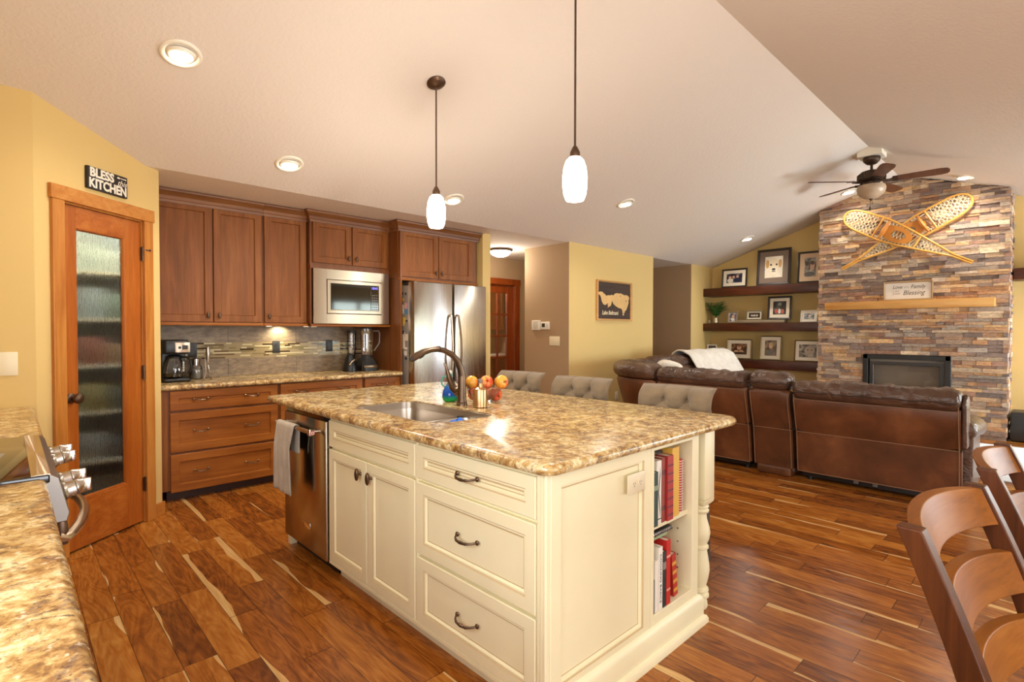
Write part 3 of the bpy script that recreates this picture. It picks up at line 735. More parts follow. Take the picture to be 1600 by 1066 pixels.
# fridge
t = thing('refrigerator', 'stainless french door refrigerator between brown panel and yellow wall stub', 'refrigerator', (3.48, 4.95, 0))
mbx('body', [(2.988, 3.975, 4.66, 5.3, .03, 1.80)], M_['dksteel'], t, .006)
mbx('toe_grille', [(3.0, 3.96, 4.66, 4.7, 0, .05)], M_['black'], t)
mbx('hinge_cover', [(3.0, 3.10, 4.58, 4.74, 1.80, 1.838), (3.86, 3.96, 4.58, 4.74, 1.80, 1.838)], M_['dkgrey'], t, .006)
def fdoor(name, x0, x1, z0, z1):
    b = MB(); L = []
    for z in (z0, z0 + .008, z1 - .008, z1):
        e = .006 if z in (z0, z1) else 0
        pts = [(x0 + e, 4.655, z), (x0 + e, 4.59, z)]
        for k in range(13):
            s_ = k / 12; x = x0 + .012 + (x1 - x0 - .024) * s_
            g = (x - 3.4815) / .5
            pts.append((x, 4.545 + .022 * g * g + e, z))
        pts += [(x1 - e, 4.59, z), (x1 - e, 4.655, z)]
        L.append(pts)
    b.loft(L); return build(name, b, M_['steel'], t, angle=40)
dl = fdoor('door', 2.988, 3.478, .62, 1.835); dr = fdoor('door', 3.485, 3.975, .62, 1.835); dw = fdoor('freezer_drawer', 2.988, 3.975, .05, .61)
for dd, x in ((dl, 3.435), (dr, 3.530)):
    b = MB(); sgn = -1 if x < 3.48 else 1
    b.tube([(x + sgn * -.005, 4.548, 1.50), (x, 4.52, 1.495)] + [(x + sgn * .012 * math.sin(PI * k / 14), 4.515 - .035 * math.sin(PI * k / 14), 1.49 - .72 * k / 14) for k in range(15)] + [(x, 4.52, .765), (x - sgn * .005, 4.548, .76)], .0125, 10)
    build('handle', b, M_['steel'], dd)
b = MB(); b.tube([(3.08, 4.55, .5)] + [(3.1 + .76 * k / 12, 4.505 - .012 * math.sin(PI * k / 12), .5) for k in range(13)] + [(3.88, 4.55, .5)], .0125, 10); build('handle', b, M_['steel'], dw)
# magnets and papers on the fridge side
def sidecard(name, label, cat, y, z, w2, h2, col, ang=0, round_=False, th=.0025):
    b = MB(Matrix.Translation((2.9872, y, z)) @ Matrix.Rotation(R_(ang), 4, 'X'))
    if round_: b.cyl((0, 0, 0), (-.006, 0, 0), w2, n=20)
    else: b.box(-th, 0, -w2, w2, -h2, h2)
    single(name, b, plain('magnet_' + name, col, .5), label, cat, 'magnets and notes on the fridge side', angle=40)
sidecard('fridge_magnet', 'orange round magnet on the grey fridge side', 'magnet', 4.76, 1.655, .02, .02, '#d79a3e', 0, True)
sidecard('fridge_magnet', 'small dark magnet topmost on the fridge side', 'magnet', 4.76, 1.72, .012, .012, '#3a3a3a', 0, True)
sidecard('fridge_magnet', 'second small dark magnet at the top of the fridge side near the door', 'magnet', 4.70, 1.715, .012, .012, '#2f3033', 0, True)
sidecard('paper_note', 'cream paper slip under the orange magnet on the fridge side', 'note', 4.765, 1.555, .022, .05, '#e6dfcc')
sidecard('picture_card', 'colourful blue and pink card on the fridge side near the door', 'card', 4.69, 1.56, .03, .06, '#5f8ab0')
sidecard('picture_card', 'pink and yellow flower card overlapping the blue card on the fridge', 'card', 4.695, 1.59, .026, .03, '#e0a6a0', 8, False, .004)
sidecard('picture_card', 'tilted yellow card with blue dot on the fridge side', 'card', 4.75, 1.43, .028, .045, '#d8b95a', 18)
sidecard('fridge_magnet', 'dark magnet beside the tilted yellow card on the fridge', 'magnet', 4.685, 1.435, .013, .013, '#333333', 0, True)
sidecard('fridge_clip', 'navy clip holding the long cream note on the fridge side', 'clip', 4.755, 1.315, .022, .016, '#27304e', 0, False, .012)
sidecard('paper_note', 'long cream note hanging from the navy clip on the fridge', 'note', 4.76, 1.23, .035, .085, '#e9dfcb', -3)
sidecard('paper_note', 'short cream note beside the long one on the fridge', 'note', 4.69, 1.265, .025, .035, '#e2d6c0', 4, False, .004)
sidecard('paper_note', 'small white card low on the fridge side', 'note', 4.70, 1.15, .022, .012, '#f1ece2')
sidecard('paper_note', 'pale square card lowest of the notes on the fridge', 'note', 4.71, 1.10, .026, .024, '#d9dcd3')
sidecard('fridge_magnet', 'small dark magnet lowest on the fridge side', 'magnet', 4.70, 1.045, .014, .008, '#262626', 0, True)

# outlets on the splashback
def outlet(label, c, u, n, plate, ins, w2=.036, h2=.06, grp=None, horiz=False):
    t = thing('wall_outlet', label, 'outlet', c, 0, grp)
    F = FR(c, u, n)
    b = MB(F); b.rbox(-w2, w2, -.006, 0, -h2, h2, .003); build('cover_plate', b, plate, t)
    for sg in (-1, 1):
        b = MB(F)
        if horiz: b.cyl((sg * .022, -.006, 0), (sg * .022, -.0085, 0), .016, n=20)
        else: b.cyl((0, -.006, sg * .022), (0, -.0085, sg * .022), .016, n=20)
        s_ = build('socket', b, plate, t)
        b = MB(F); cx, cz = (sg * .022, 0) if horiz else (0, sg * .022)
        for dx in (-.006, .006): b.box(cx + dx - .0012, cx + dx + .0012, -.0092, -.0085, cz - .003, cz + .006)
        b.cyl((cx, -.0085, cz - .009), (cx, -.0092, cz - .009), .0025, n=8)
        build('slots', b, ins, s_)
    return t
outlet('black double outlet in the mosaic band under the single door cabinet', (1.907, 5.327, 1.172), (1, 0, 0), (0, -1, 0), M_['dkgrey'], M_['black'], grp='splashback outlets')
outlet('black outlet in the mosaic band beside the blender', (2.446, 5.327, 1.175), (1, 0, 0), (0, -1, 0), M_['dkgrey'], M_['black'], grp='splashback outlets')
outlet('black outlet behind the coffee maker on the splashback', (1.187, 5.327, 1.16), (1, 0, 0), (0, -1, 0), M_['dkgrey'], M_['black'], grp='splashback outlets')
# under cabinet light
t = thing('undercabinet_light', 'small lit puck light under the single door wall cabinet', 'cabinet light', (1.93, 5.2, 1.40))
b = MB(); b.lathe([(.035, 0), (.035, -.014), (.028, -.018)], (1.93, 5.24, 1.40), 20); build('housing', b, M_['whitep'], t)
b = MB(); b.cyl((1.93, 5.24, 1.384), (1.93, 5.24, 1.380), .025, n=20); build('lens', b, M_['dome'], t)
light('puck_lamp', 'SPOT', (1.93, 5.24, 1.373), 9, (1, .86, .6), t, .02, target=(1.93, 5.36, 1.1), spot=R_(140), blend=.6)
for k, x in enumerate((1.70, 2.04, 2.092)):
    b = MB(); b.rbox(x, x + .05, 4.985 if k < 2 else 4.93, 5.0 if k < 2 else 4.945, 1.366, 1.376, .003)
    single('cabinet_clip', b, M_['whitep'], ['small white clip under the single door cabinet, below its knob', 'small white clip under the single door cabinet, far corner', 'small white clip under the microwave housing'][k], 'clip', 'white clips under the cabinets')

# coffee maker
t = thing('coffee_maker', 'black and steel drip coffee maker at the pantry end of the worktop', 'coffee maker', (1.0, 5.06, .91))
b = MB(); b.rbox(.905, 1.095, 4.96, 5.18, .91, .945, .015, 3); build('base', b, M_['black'], t)
b = MB(); b.rbox(.905, 1.085, 5.09, 5.2, .93, 1.25, .015, 3); build('tower', b, M_['black'], t)
b = MB(); b.rbox(.905, 1.085, 4.955, 5.19, 1.14, 1.255, .02, 3); hd = build('brew_head', b, M_['black'], t)
b = MB(); b.rbox(.98, 1.087, 4.946, 4.96, 1.152, 1.235, .004); pn = build('control_panel', b, M_['steelx'], hd)
b = MB(); b.cyl((1.012, 4.946, 1.193), (1.012, 4.938, 1.193), .011, n=16); b.box(1.03, 1.07, 4.943, 4.947, 1.178, 1.212); build('buttons', b, M_['black'], hd)
b = MB(); b.lathe([(.05, .945), (.072, .955), (.078, 1.0), (.068, 1.07), (.052, 1.105), (.05, 1.12)], (.99, 5.025, 0), 28, caps=False)
cf = build('carafe', b, M_['glass'], t)
b = MB(); b.lathe([(.054, 1.105), (.056, 1.12), (.03, 1.132), (.001, 1.134)], (.99, 5.025, 0), 24); build('lid', b, M_['black'], cf)
b = MB(); b.tube([(1.03, 4.985, 1.115), (1.06, 4.955, 1.115), (1.085, 4.93, 1.09), (1.092, 4.925, 1.03), (1.075, 4.94, .985)], [.008, .01, .011, .01, .007], 10); build('handle', b, M_['black'], cf)
b = MB(); b.lathe([(.048, .948), (.07, .957), (.075, .985), (.001, .986)], (.99, 5.025, 0), 24); build('coffee', b, plain('dark_coffee', '#1d0f07', .15), cf)
b = MB()
for k in range(6): b.box(1.035, 1.047, 4.957, 4.96, 1.0 + k * .014, 1.006 + k * .014)
build('level_marks', b, M_['whitep'], cf)
# glass jar
t = thing('glass_jar', 'clear glass storage jar with steel lid beside the coffee maker', 'jar', (1.19, 5.22, .91))
b = MB(); b.lathe([(.045, .912), (.05, .92), (.05, 1.0), (.04, 1.03)], (1.19, 5.22, 0), 24); build('body', b, M_['glass'], t)
b = MB(); b.lathe([(.042, 1.03), (.043, 1.085), (.038, 1.092), (.001, 1.093)], (1.19, 5.22, 0), 24); build('lid', b, M_['chrome'], t)
b = MB(); b.lathe([(.043, .916), (.046, .99), (.001, .995)], (1.19, 5.22, 0), 20); build('contents', b, plain('jar_contents', '#8d8576', .6), t)
# milk frother on stand
t = thing('milk_frother', 'slim steel milk frother standing in its wire stand beside the jar', 'frother', (1.285, 5.2, .91))
b = MB(); b.lathe([(.004, 1.045), (.012, 1.07), (.018, 1.13), (.017, 1.175), (.012, 1.19), (.001, 1.192)], (1.275, 5.19, 0), 16); build('handle', b, M_['steel'], t)
b = MB(); b.cyl((1.275, 5.19, .935), (1.275, 5.19, 1.05), .0022, n=8); b.tube([(1.275 + .011 * math.cos(2 * PI * k / 14), 5.19 + .011 * math.sin(2 * PI * k / 14), .932) for k in range(14)], .002, 6, True); build('whisk', b, M_['chrome'], t)
b = MB()
for sg in (-1, 1): b.tube([(1.275 + sg * .035, 5.17, .913), (1.275 + sg * .015, 5.19, .96), (1.275 - .02 * (sg < 0), 5.20, 1.13 if sg < 0 else 1.06)], .0028, 6)
b.tube([(1.275 + .034 * math.cos(2 * PI * k / 18), 5.185 + .034 * math.sin(2 * PI * k / 18), .9135) for k in range(18)], .003, 6, True)
build('wire_stand', b, M_['chrome'], t)
# blender
t = thing('blender', 'tall black and clear blender in the worktop corner by the fridge panel', 'blender', (2.75, 5.1, .91))
b = MB(); b.loft([[(2.75 + sx * w2 * .095, 5.09 + sy * w2 * .1, z) for sx, sy in ((-1, -.7), (-.7, -1), (.7, -1), (1, -.7), (1, .7), (.7, 1), (-.7, 1), (-1, .7))] for z, w2 in ((.91, 1), (.945, 1.02), (.99, .95), (1.03, .7), (1.045, .62))]); build('motor_base', b, M_['black'], t)
b = MB(); b.rbox(2.668, 2.832, 4.986, 4.998, .945, .972, .004); build('control_panel', b, M_['nickel'], t)
b = MB(); b.lathe([(.052, 1.045), (.058, 1.06), (.062, 1.12), (.07, 1.30), (.073, 1.352)], (2.75, 5.09, 0), 8, caps=False); jr = build('pitcher', b, M_['glass'], t)
b = MB(); b.lathe([(.06, 1.045), (.062, 1.07), (.055, 1.075)], (2.75, 5.09, 0), 24); build('collar', b, M_['dkgrey'], jr)
b = MB(); b.tube([(2.81, 5.06, 1.33), (2.862, 5.04, 1.33), (2.872, 5.035, 1.30), (2.868, 5.035, 1.2), (2.82, 5.06, 1.12)], .009, 8); build('handle', b, M_['greyp'], jr)
b = MB(); b.cyl((2.75, 5.09, 1.07), (2.75, 5.09, 1.3), .006, n=8)
for k in range(3):
    for sg in (-1, 1): b.box(2.75 + (sg * .001), 2.75 + sg * .04, 5.085, 5.095, 1.09 + k * .07, 1.092 + k * .07)
build('blade_tower', b, M_['chrome'], jr)
b = MB(); b.lathe([(.074, 1.352), (.075, 1.362), (.05, 1.366)], (2.75, 5.09, 0), 24); build('lid', b, M_['black'], jr)
# second small black appliance and slim cup
t = thing('food_chopper', 'low black food chopper with steel lever beside the blender', 'food chopper', (2.585, 5.1, .91))
b = MB(); b.loft([[(2.568 + r * math.cos(2 * PI * k / 16) * 1.0, 5.1 + r * math.sin(2 * PI * k / 16), z) for k in range(16)] for z, r in ((.91, .075), (.93, .078), (.99, .062), (1.04, .05), (1.08, .035), (1.09, .015))]); build('body', b, M_['black'], t)
b = MB(); b.tube([(2.525, 5.03, .985), (2.55, 5.02, 1.02), (2.575, 5.02, 1.035)], .009, 8); build('lever', b, M_['chrome'], t)
t = thing('blending_cup', 'clear upright blending cup between chopper and blender', 'cup', (2.655, 5.24, .91))
b = MB(); b.lathe([(.035, .912), (.036, .93), (.046, 1.28), (.044, 1.31)], (2.655, 5.24, 0), 20); build('body', b, M_['glass'], t)
b = MB(); b.lathe([(.047, 1.31), (.048, 1.335), (.001, 1.338)], (2.655, 5.24, 0), 20); build('lid', b, M_['dkgrey'], t)
# ------------------------------------------------------------------ island
IX0, IX1, IY0, IY1 = 1.262, 2.235, 1.158, 3.36      # cabinet box
isl = thing('kitchen_island', 'cream glazed island cabinet with drawers, doors and open bookshelf end', 'kitchen island', (1.75, 2.2, 0))
def ip(name, qs, m=None, parent=isl, bev=.002):
    b = MB()
    for q in qs: b.box(*q)
    return build(name, b, m or M_['cream'], parent, bev=bev)
SX0, SX1 = 1.888, 2.205     # bookshelf bay
ip('carcass', [(IX0, SX0 - .024, IY0, 1.905, .09, .872), (IX0, 1.35, 1.905, 2.715, .09, .85), (1.35, 1.785, 1.905, 2.715, .09, .62), (1.785, SX0 - .024, 1.905, 2.715, .09, .872), (SX0 - .024, IX1 + .03, IY0 + .302, 3.30, .09, .872), (1.785, SX0 - .024, 2.715, 3.30, .09, .872), (IX0, IX1 + .03, 3.305, 3.345, 0, .872)])
ip('bookcase', [(SX0 - .023, SX0, IY0 - .024, IY0 + .3, .09, .872), (SX1, IX1 + .03, IY0 - .024, IY0 + .3, .09, .872), (SX0, SX1, IY0 - .024, IY0 + .3, .846, .872), (SX0, SX1, IY0 - .024, IY0 + .3, .09, .172)])
sh = ip('bookcase_shelf', [(SX0, SX1, IY0 + .0, IY0 + .295, .505, .528)])
b = MB()
for z in (.25, .31, .37, .43, .6, .66, .72, .78): b.cyl((SX1 + .0005, IY0 + .045, z), (SX1 - .001, IY0 + .045, z), .004, n=8)
build('shelf_pin_holes', b, M_['greyp'], isl)
# front faces look towards -X : frame with u=-Y
def ifront(name, y0, y1, z0, z1, prof=CR):
    b = MB(FR((IX0, y1, z0), (0, -1, 0), (-1, 0, 0))); b.nested(y1 - y0, z1 - z0, prof, gl=(3, 6))
    return build(name, b, [M_['cream'], M_['glaze']], isl, angle=25)
FRT = IX0 - .022
ff = ip('false_front', [], None) if False else None
ifront('false_front', 1.888, 2.712, .712, .852)
for y0, y1, kx in ((2.305, 2.712, 2.36), (1.888, 2.297, 2.255)):
    d = ifront('door', y0, y1, .10, .698)
    build('knob', knob_bm((FRT, kx, .632), (-1, 0, 0)), M_['bronze'], d)
for z0, z1, pz in ((.712, .852, .78), (.395, .696, .545), (.10, .380, .235)):
    d = ifront('drawer', 1.182, 1.872, z0, z1)
    build('pull', pull_bm((FRT, 1.535, pz), .118, .032, 'Y', (-1, 0, 0)), M_['bronze'], d)
b = MB()   # corner post with reeds
for k in range(3): b.box(1.240 + k * .001, 1.262, 1.137 + k * .014 + .001, 1.137 + k * .014 + .012, .0, .872)
b.box(1.243, 1.262, 1.136, 1.18, 0, .872)
build('corner_post', b, M_['cream'], isl, bev=.003)
# end panel facing -Y
b = MB(FR((1.262, IY0, .10), (1, 0, 0), (0, -1, 0)))
W_, H_ = SX0 - .024 - 1.262, .772
b.nested(W_, H_, [(0, 0), (0, -.022), (.003, -.024), (.052, -.024), (.055, -.018), (.06, -.018), (.066, -.008), (.07, -.008)], gl=(3, 6)); build('end_panel', b, [M_['cream'], M_['glaze']], isl, angle=25)
# base moulding around end and part of the front
b = MB()
prof = [(0, 0), (-.034, 0), (-.034, .02), (-.028, .032), (-.018, .036), (-.018, .105), (-.012, .118), (-.004, .128), (0, .13)]
b.loft([[(1.235 , IY0 - .024 + d, z) for d, z in prof], [(2.27 - d, IY0 - .024 + d, z) for d, z in prof], [(2.27 - d, 1.50, z) for d, z in prof]])
build('base_moulding', b, M_['cream'], isl, angle=30)
ip('toe_kick', [(1.30, 1.32, 1.14, 2.70, 0, .092)], M_['cream'])
ip('base_rail', [(1.24, 1.262, 1.182, 2.712, .082, .099), (1.244, 1.262, 1.874, 1.886, .1, .86), (1.25, 1.262, 1.14, 2.715, .853, .872)], bev=.001)
# turned post under the overhang
b = MB()
px_, py_ = 2.40, 1.195
b.rbox(px_ - .05, px_ + .05, py_ - .05, py_ + .05, .535, .872, .006)
b.loft([[(px_ + r * math.copysign(min(1, abs(math.cos(a) * 1.4)), math.cos(a)), py_ + r * math.copysign(min(1, abs(math.sin(a) * 1.4)), math.sin(a)), z) for a in [2 * PI * k / 24 for k in range(24)]] for z, r in ((.535, .05), (.515, .047), (.502, .036))])
b.lathe([(.03, .51), (.038, .502), (.042, .492), (.036, .483), (.043, .474), (.04, .464), (.031, .458), (.034, .43), (.046, .39), (.049, .365), (.044, .335), (.034, .31), (.042, .302), (.042, .292), (.034, .286), (.04, .25), (.046, .21), (.047, .185), (.042, .15), (.034, .118), (.031, .105), (.042, .098), (.044, .088), (.034, .08), (.045, .07), (.045, .058), (.032, .05), (.038, .03), (.04, .012), (.034, 0)], (px_, py_, 0), 32)
t = build('turned_post', b, M_['cream'], isl, angle=40)
b = MB(); b.box(px_ - .05, px_ + .05, py_ + .05, 3.3, .80, .872); build('overhang_rail', b, M_['cream'], isl, bev=.003)
b = MB(FR((1.752, IY0 - .024, .745), (1, 0, 0), (0, -1, 0)))
o = outlet('cream double outlet set sideways in the island end panel', (1.752, IY0 - .0245, .745), (1, 0, 0), (0, -1, 0), M_['ivory'], M_['greyp'], .06, .038, None, True)

# granite top with sink cut-out
TOPZ = .912
def ctop():
    r = .02; th = .04
    x0, x1, y0, y1 = 1.198, 2.62, 1.085, 3.56
    cr = {'a': .06, 'b': .09, 'c': .09, 'd': .06}
    def loop(ins, z):
        out = []
        for key, cx, cy, s0 in (('a', x0, y0, 180), ('b', x1, y0, 270), ('c', x1, y1, 0), ('d', x0, y1, 90)):
            rr = cr[key]; sxn = 1 if s0 in (180, 90) else -1; syn = 1 if s0 in (180, 270) else -1
            ox, oy = cx + sxn * rr, cy + syn * rr; q = rr - ins
            for k in range(9):
                an = R_(s0 + 90 * k / 8); out.append((ox + q * math.cos(an), oy + q * math.sin(an), z))
        return out
    b = MB(); L = [loop(.02, TOPZ - th)]
    for k in range(8):
        an = -PI / 2 + PI * k / 7; L.append(loop(r * (1 - math.cos(an)), TOPZ - th / 2 + math.sin(an) * th / 2))
    rs = [[b.v(p) for p in q] for q in L]
    for i in range(len(rs) - 1): b.bridge(rs[i], rs[i + 1])
    # sink hole (one rounded outline for both bowls)
    hole = sink_loop(0, TOPZ); hv = [b.v(p) for p in hole]; hl = [b.v((p[0], p[1], TOPZ - th)) for p in hole]
    for outer, inner in ((rs[-1], hv), (rs[0], hl)):
        eds = []
        for Lp in (outer, inner):
            for i in range(len(Lp)):
                e = b.bm.edges.get((Lp[i], Lp[(i + 1) % len(Lp)])) or b.bm.edges.new((Lp[i], Lp[(i + 1) % len(Lp)])); eds.append(e)
        bmesh.ops.triangle_fill(b.bm, edges=eds, use_beauty=True)
    b.bridge(hv, hl); return b
SKX0, SKX1, SKY0, SKY1 = 1.375, 1.762, 1.93, 2.715
def rr_loop(x0, x1, y0, y1, rads, z, ins=0):
    out = []
    for (cx, cy, s0), rr in zip(((x0, y0, 180), (x1, y0, 270), (x1, y1, 0), (x0, y1, 90)), rads):
        sx = 1 if s0 in (180, 90) else -1; sy = 1 if s0 in (180, 270) else -1
        ox, oy = cx + sx * rr, cy + sy * rr; q = max(rr - ins, .004)
        for k in range(9): an = R_(s0 + 90 * k / 8); out.append((ox + q * math.cos(an), oy + q * math.sin(an), z))
    return out
def sink_loop(ins, z): return rr_loop(SKX0, SKX1, SKY0, SKY1, (.13, .09, .08, .07), z, ins)
ct = ctop()
single('island_worktop', ct, M_['granite'], 'large speckled island worktop with rolled edge and sink cut-out', 'worktop', angle=40)
sk = thing('kitchen_sink', 'stainless double bowl sink let into the island worktop', 'sink', (1.57, 2.32, .70))
b = MB()
def bowl(y0, y1, rads, depth):
    L = []
    for z, ins in ((.8715, 0), (.86, .002), (.872 - depth + .05, .012), (.872 - depth + .02, .02), (.872 - depth + .004, .038), (.872 - depth, .06)):
        L.append(rr_loop(SKX0 - .004, SKX1 + .004, y0, y1, rads, z, ins))
    rs = [[b.v(p) for p in q] for q in L]
    for i in range(len(rs) - 1): b.bridge(rs[i], rs[i + 1])
    b.f(rs[-1]); return
bowl(2.225, SKY1 + .004, (.07, .07, .08, .07), .20); bowl(SKY0 - .004, 2.195, (.13, .09, .06, .06), .13)
o = build('bowls', b, M_['sinksteel'], sk, angle=60)
b = MB(); b.loft([sink_loop(.003, TOPZ - .005), sink_loop(.006, TOPZ - .006), sink_loop(.008, .869), sink_loop(.001, .868)], caps=False); build('rim', b, M_['sinksteel'], sk, angle=50)
b = MB(); b.rbox(SKX0 + .03, SKX1 - .03, 2.193, 2.227, .85, .871, .008); build('divider', b, M_['sinksteel'], sk)
for y, z in ((2.47, .673), (2.06, .743)):
    b = MB(); b.lathe([(.045, .003), (.04, .005), (.03, .002), (.001, .001)], (1.57, y, z), 24); build('drain', b, M_['chrome'], sk)
b = MB()
b.ell((1.60, 2.035, .872), .036, .08, .024, 14, 8); b.tube([(1.60, 1.99, .866), (1.6, 2.04, .89), (1.605, 2.09, .872)], [.012, .018, .012], 8)
single('dish_scrubber', b, plain('blue_scrubber', '#2f6fd0', .45), 'bright blue dish scrubber lying in the smaller sink bowl', 'scrubber')

# faucet
t = thing('kitchen_faucet', 'bronze pull-down faucet with curved spout behind the sink', 'faucet', (1.848, 2.335, TOPZ))
b = MB(); b.lathe([(.031, .0), (.031, .012), (.027, .016), (.026, .03), (.0235, .1), (.021, .165)], (1.848, 2.335, TOPZ), 24)
b.lathe([(.0285, .017), (.0295, .021), (.0285, .025)], (1.848, 2.335, TOPZ), 24); build('body', b, M_['bronze2'], t)
b = MB(); pts = [(1.848, 2.335, 1.07)]
arc = [(1.848, 1.075), (1.838, 1.12), (1.815, 1.165), (1.78, 1.20), (1.735, 1.222), (1.69, 1.232), (1.645, 1.23), (1.60, 1.218), (1.56, 1.20), (1.53, 1.184)]
b.tube([(x, 2.335 + (1.848 - x) * .05, z) for x, z in arc], [.0205, .0198, .0185, .0172, .0162, .0158, .0158, .0175, .019, .0185], 16)
sp = build('spout', b, M_['bronze2'], t, angle=60)
b = MB(); b.lathe([(.017, 0), (.018, .004), (.017, .008)], (1.692, 2.343, 1.232), 20, (1, 0, .02)); build('spout_seam', b, M_['black'], sp)
b = MB(); b.cyl((1.535, 2.35, 1.186), (1.522, 2.351, 1.179), .017, .013, 16); build('spray_face', b, M_['dkgrey'], sp)
b = MB(); b.tube([(1.60, 2.346, 1.20), (1.575, 2.348, 1.186)], .006, 8); build('spray_button', b, M_['black'], sp)
b = MB(); lp = [(1.85, 2.34, 1.0), (1.84, 2.368, .985), (1.83, 2.395, 1.01), (1.822, 2.415, 1.06), (1.815, 2.425, 1.105), (1.806, 2.432, 1.135), (1.797, 2.438, 1.145)]
b.tube([(1.85, 2.335, .955)] + lp, [.018, .026, .027, .022, .015, .009, .006, .003], 12); build('lever_handle', b, M_['bronze2'], t, angle=60)
# oil bottle, soap, bowl, apples
t = thing('glass_cruet', 'blue and green glass cruet with handle behind the faucet', 'bottle', (1.90, 2.51, TOPZ))
k = N('blue_green_glass'); v = k.coord(); s_ = k.n('SeparateXYZ'); k.l(v, s_.inputs[0])
k.set('Base Color', k.ramp(s_.outputs[2], [(.012, '#18b03c'), (.03, '#128a8a'), (.042, '#1a52c8'), (.085, '#2a74d8'), (.12, '#4fb0a8')])); k.set('Roughness', .06); k.set('Transmission Weight', .35); k.set('IOR', 1.4)
b = MB(); b.lathe([(.03, 0), (.042, .004), (.048, .02), (.049, .04), (.044, .062), (.032, .085), (.02, .105), (.013, .122), (.012, .15), (.015, .16), (.012, .165)], (1.90, 2.51, TOPZ + .001), 28); bo = build('body', b, k.m, t, angle=60)
b = MB(); b.tube([(1.885, 2.525, TOPZ + .15), (1.872, 2.545, TOPZ + .145), (1.866, 2.553, TOPZ + .12), (1.868, 2.55, TOPZ + .1), (1.878, 2.535, TOPZ + .085)], .005, 8); build('handle', b, plain('teal_glass', '#58b0a0', .08, spec=.8), t)
b = MB(); b.lathe([(.011, .165), (.009, .172), (.011, .178), (.006, .184), (.001, .185)], (1.90, 2.51, TOPZ), 16); build('stopper', b, M_['whitep'], t)
t = thing('soap_dispenser', 'brushed champagne soap bottle with dark cap beside the faucet', 'soap dispenser', (1.872, 2.205, TOPZ))
b = MB(); b.lathe([(.035, 0), (.038, .003), (.038, .094), (.036, .1), (.018, .109), (.015, .111), (.015, .13), (.013, .132)], (1.872, 2.205, TOPZ + .001), 28); build('bottle', b, plain('champagne_metal', '#c9a377', .3, 1.0), t)
b = MB(); b.lathe([(.013, .13), (.013, .152), (.011, .154), (.001, .154)], (1.872, 2.205, TOPZ), 20); build('cap', b, M_['greyp'], t)
t = thing('fruit_bowl', 'clear glass bowl of apples standing behind the soap dispenser', 'bowl', (2.04, 2.37, TOPZ))
b = MB(); b.lathe([(.035, 0.001), (.05, .002), (.078, .025), (.098, .06), (.105, .085), (.108, .09)], (2.04, 2.37, TOPZ), 32, caps=False); build('body', b, M_['bowlglass'], t, angle=60)
def apple_mat(nm, c0, c1, c2, sc_):
    k = N(nm); n = k.noise(k.coord((1, 1, .5)), sc_, 3, .5, .5); k.set('Base Color', k.ramp(n, [(.36, c0), (.5, c1), (.64, c2)])); k.set('Roughness', .25); return k.m
AP = [apple_mat('apple_gold', '#d9a838', '#dfa43c', '#cf5a2c', 14), apple_mat('apple_red', '#c4302a', '#c23a2c', '#d9743c', 18), apple_mat('apple_blush', '#e0b050', '#d86a3a', '#c5352a', 26)]
def apple(c, r, m, tilt, label):
    M = Matrix.Translation(c) @ Euler(tilt).to_matrix().to_4x4()
    t = thing('apple', label, 'apple', c, 0, 'apples in the glass bowl')
    b = MB(M); b.lathe([(.002, -r * .72), (r * .2, -r * .80), (r * .45, -r * .86), (r * .75, -r * .66), (r * .97, -r * .12), (r, r * .12), (r * .9, r * .5), (r * .62, r * .78), (r * .35, r * .82), (r * .15, r * .7), (.002, r * .55)], n=24); build('flesh', b, m, t, angle=70)
    b = MB(M); b.tube([(0, 0, r * .55), (.001, 0, r * .8), (.005, 0, r * 1.02)], .0018, 6); build('stem', b, M_['dkgrey'], t)
Z0 = TOPZ
apple((2.085, 2.315, Z0 + .045), .040, AP[1], (1.9, .3, 0), 'red apple low in the bowl seen through the glass at its right side')
apple((2.00, 2.41, Z0 + .046), .040, AP[1], (.3, .2, 0), 'red apple low in the bowl on the faucet side, mostly behind the soap bottle')
apple((2.075, 2.40, Z0 + .05), .038, AP[2], (.3, .9, 0), 'blushed apple low at the back of the glass bowl')
apple((1.99, 2.42, Z0 + .112), .041, AP[0], (.4, .9, .5), 'golden apple heaped on the bowl right beside the faucet')
apple((2.04, 2.345, Z0 + .115), .041, AP[2], (.9, -.9, 0), 'streaked red and gold apple heaped in the middle of the bowl')
apple((2.09, 2.27, Z0 + .12), .041, AP[0], (1.5, -.8, 0), 'golden apple perched on the rim farthest from the faucet')

# dishwasher
t = thing('dishwasher', 'stainless dishwasher at the far end of the island with bar handle', 'dishwasher', (1.5, 3.0, 0))
b = MB(); b.box(1.265, 1.77, 2.725, 3.295, .08, .862); build('body', b, M_['dkgrey'], t)
b = MB(); b.rbox(1.228, 1.262, 2.722, 3.30, .085, .842, .004); dr = build('door', b, M_['steeld'], t)
b = MB(); b.box(1.238, 1.264, 2.726, 3.296, .842, .868); build('control_strip', b, M_['blackgloss'], t, bev=.002)
b = MB(); b.tube([(1.176, 2.79, .782), (1.176, 3.40 - .12, .782)], .0115, 14)
for y in (2.81, 3.255): b.tube([(1.23, y, .782), (1.18, y, .782)], .009, 10)
hb = build('bar_handle', b, M_['steelx'], dr)
b = MB(); b.rbox(1.16, 1.192, 2.772, 2.80, .766, .798, .004); ec = build('end_cap', b, M_['steel'], hb)
b = MB(); b.cyl((1.176, 2.772, .782), (1.176, 2.768, .782), .0125, n=20); b.mi = 1; b.cyl((1.176, 2.768, .782), (1.176, 2.7665, .782), .0085, n=20); b.mi = 0; b.cyl((1.176, 2.7665, .782), (1.176, 2.7655, .782), .004, n=16)
build('medallion', b, [plain('medallion_red', '#b02222', .3), M_['whitep']], hb)
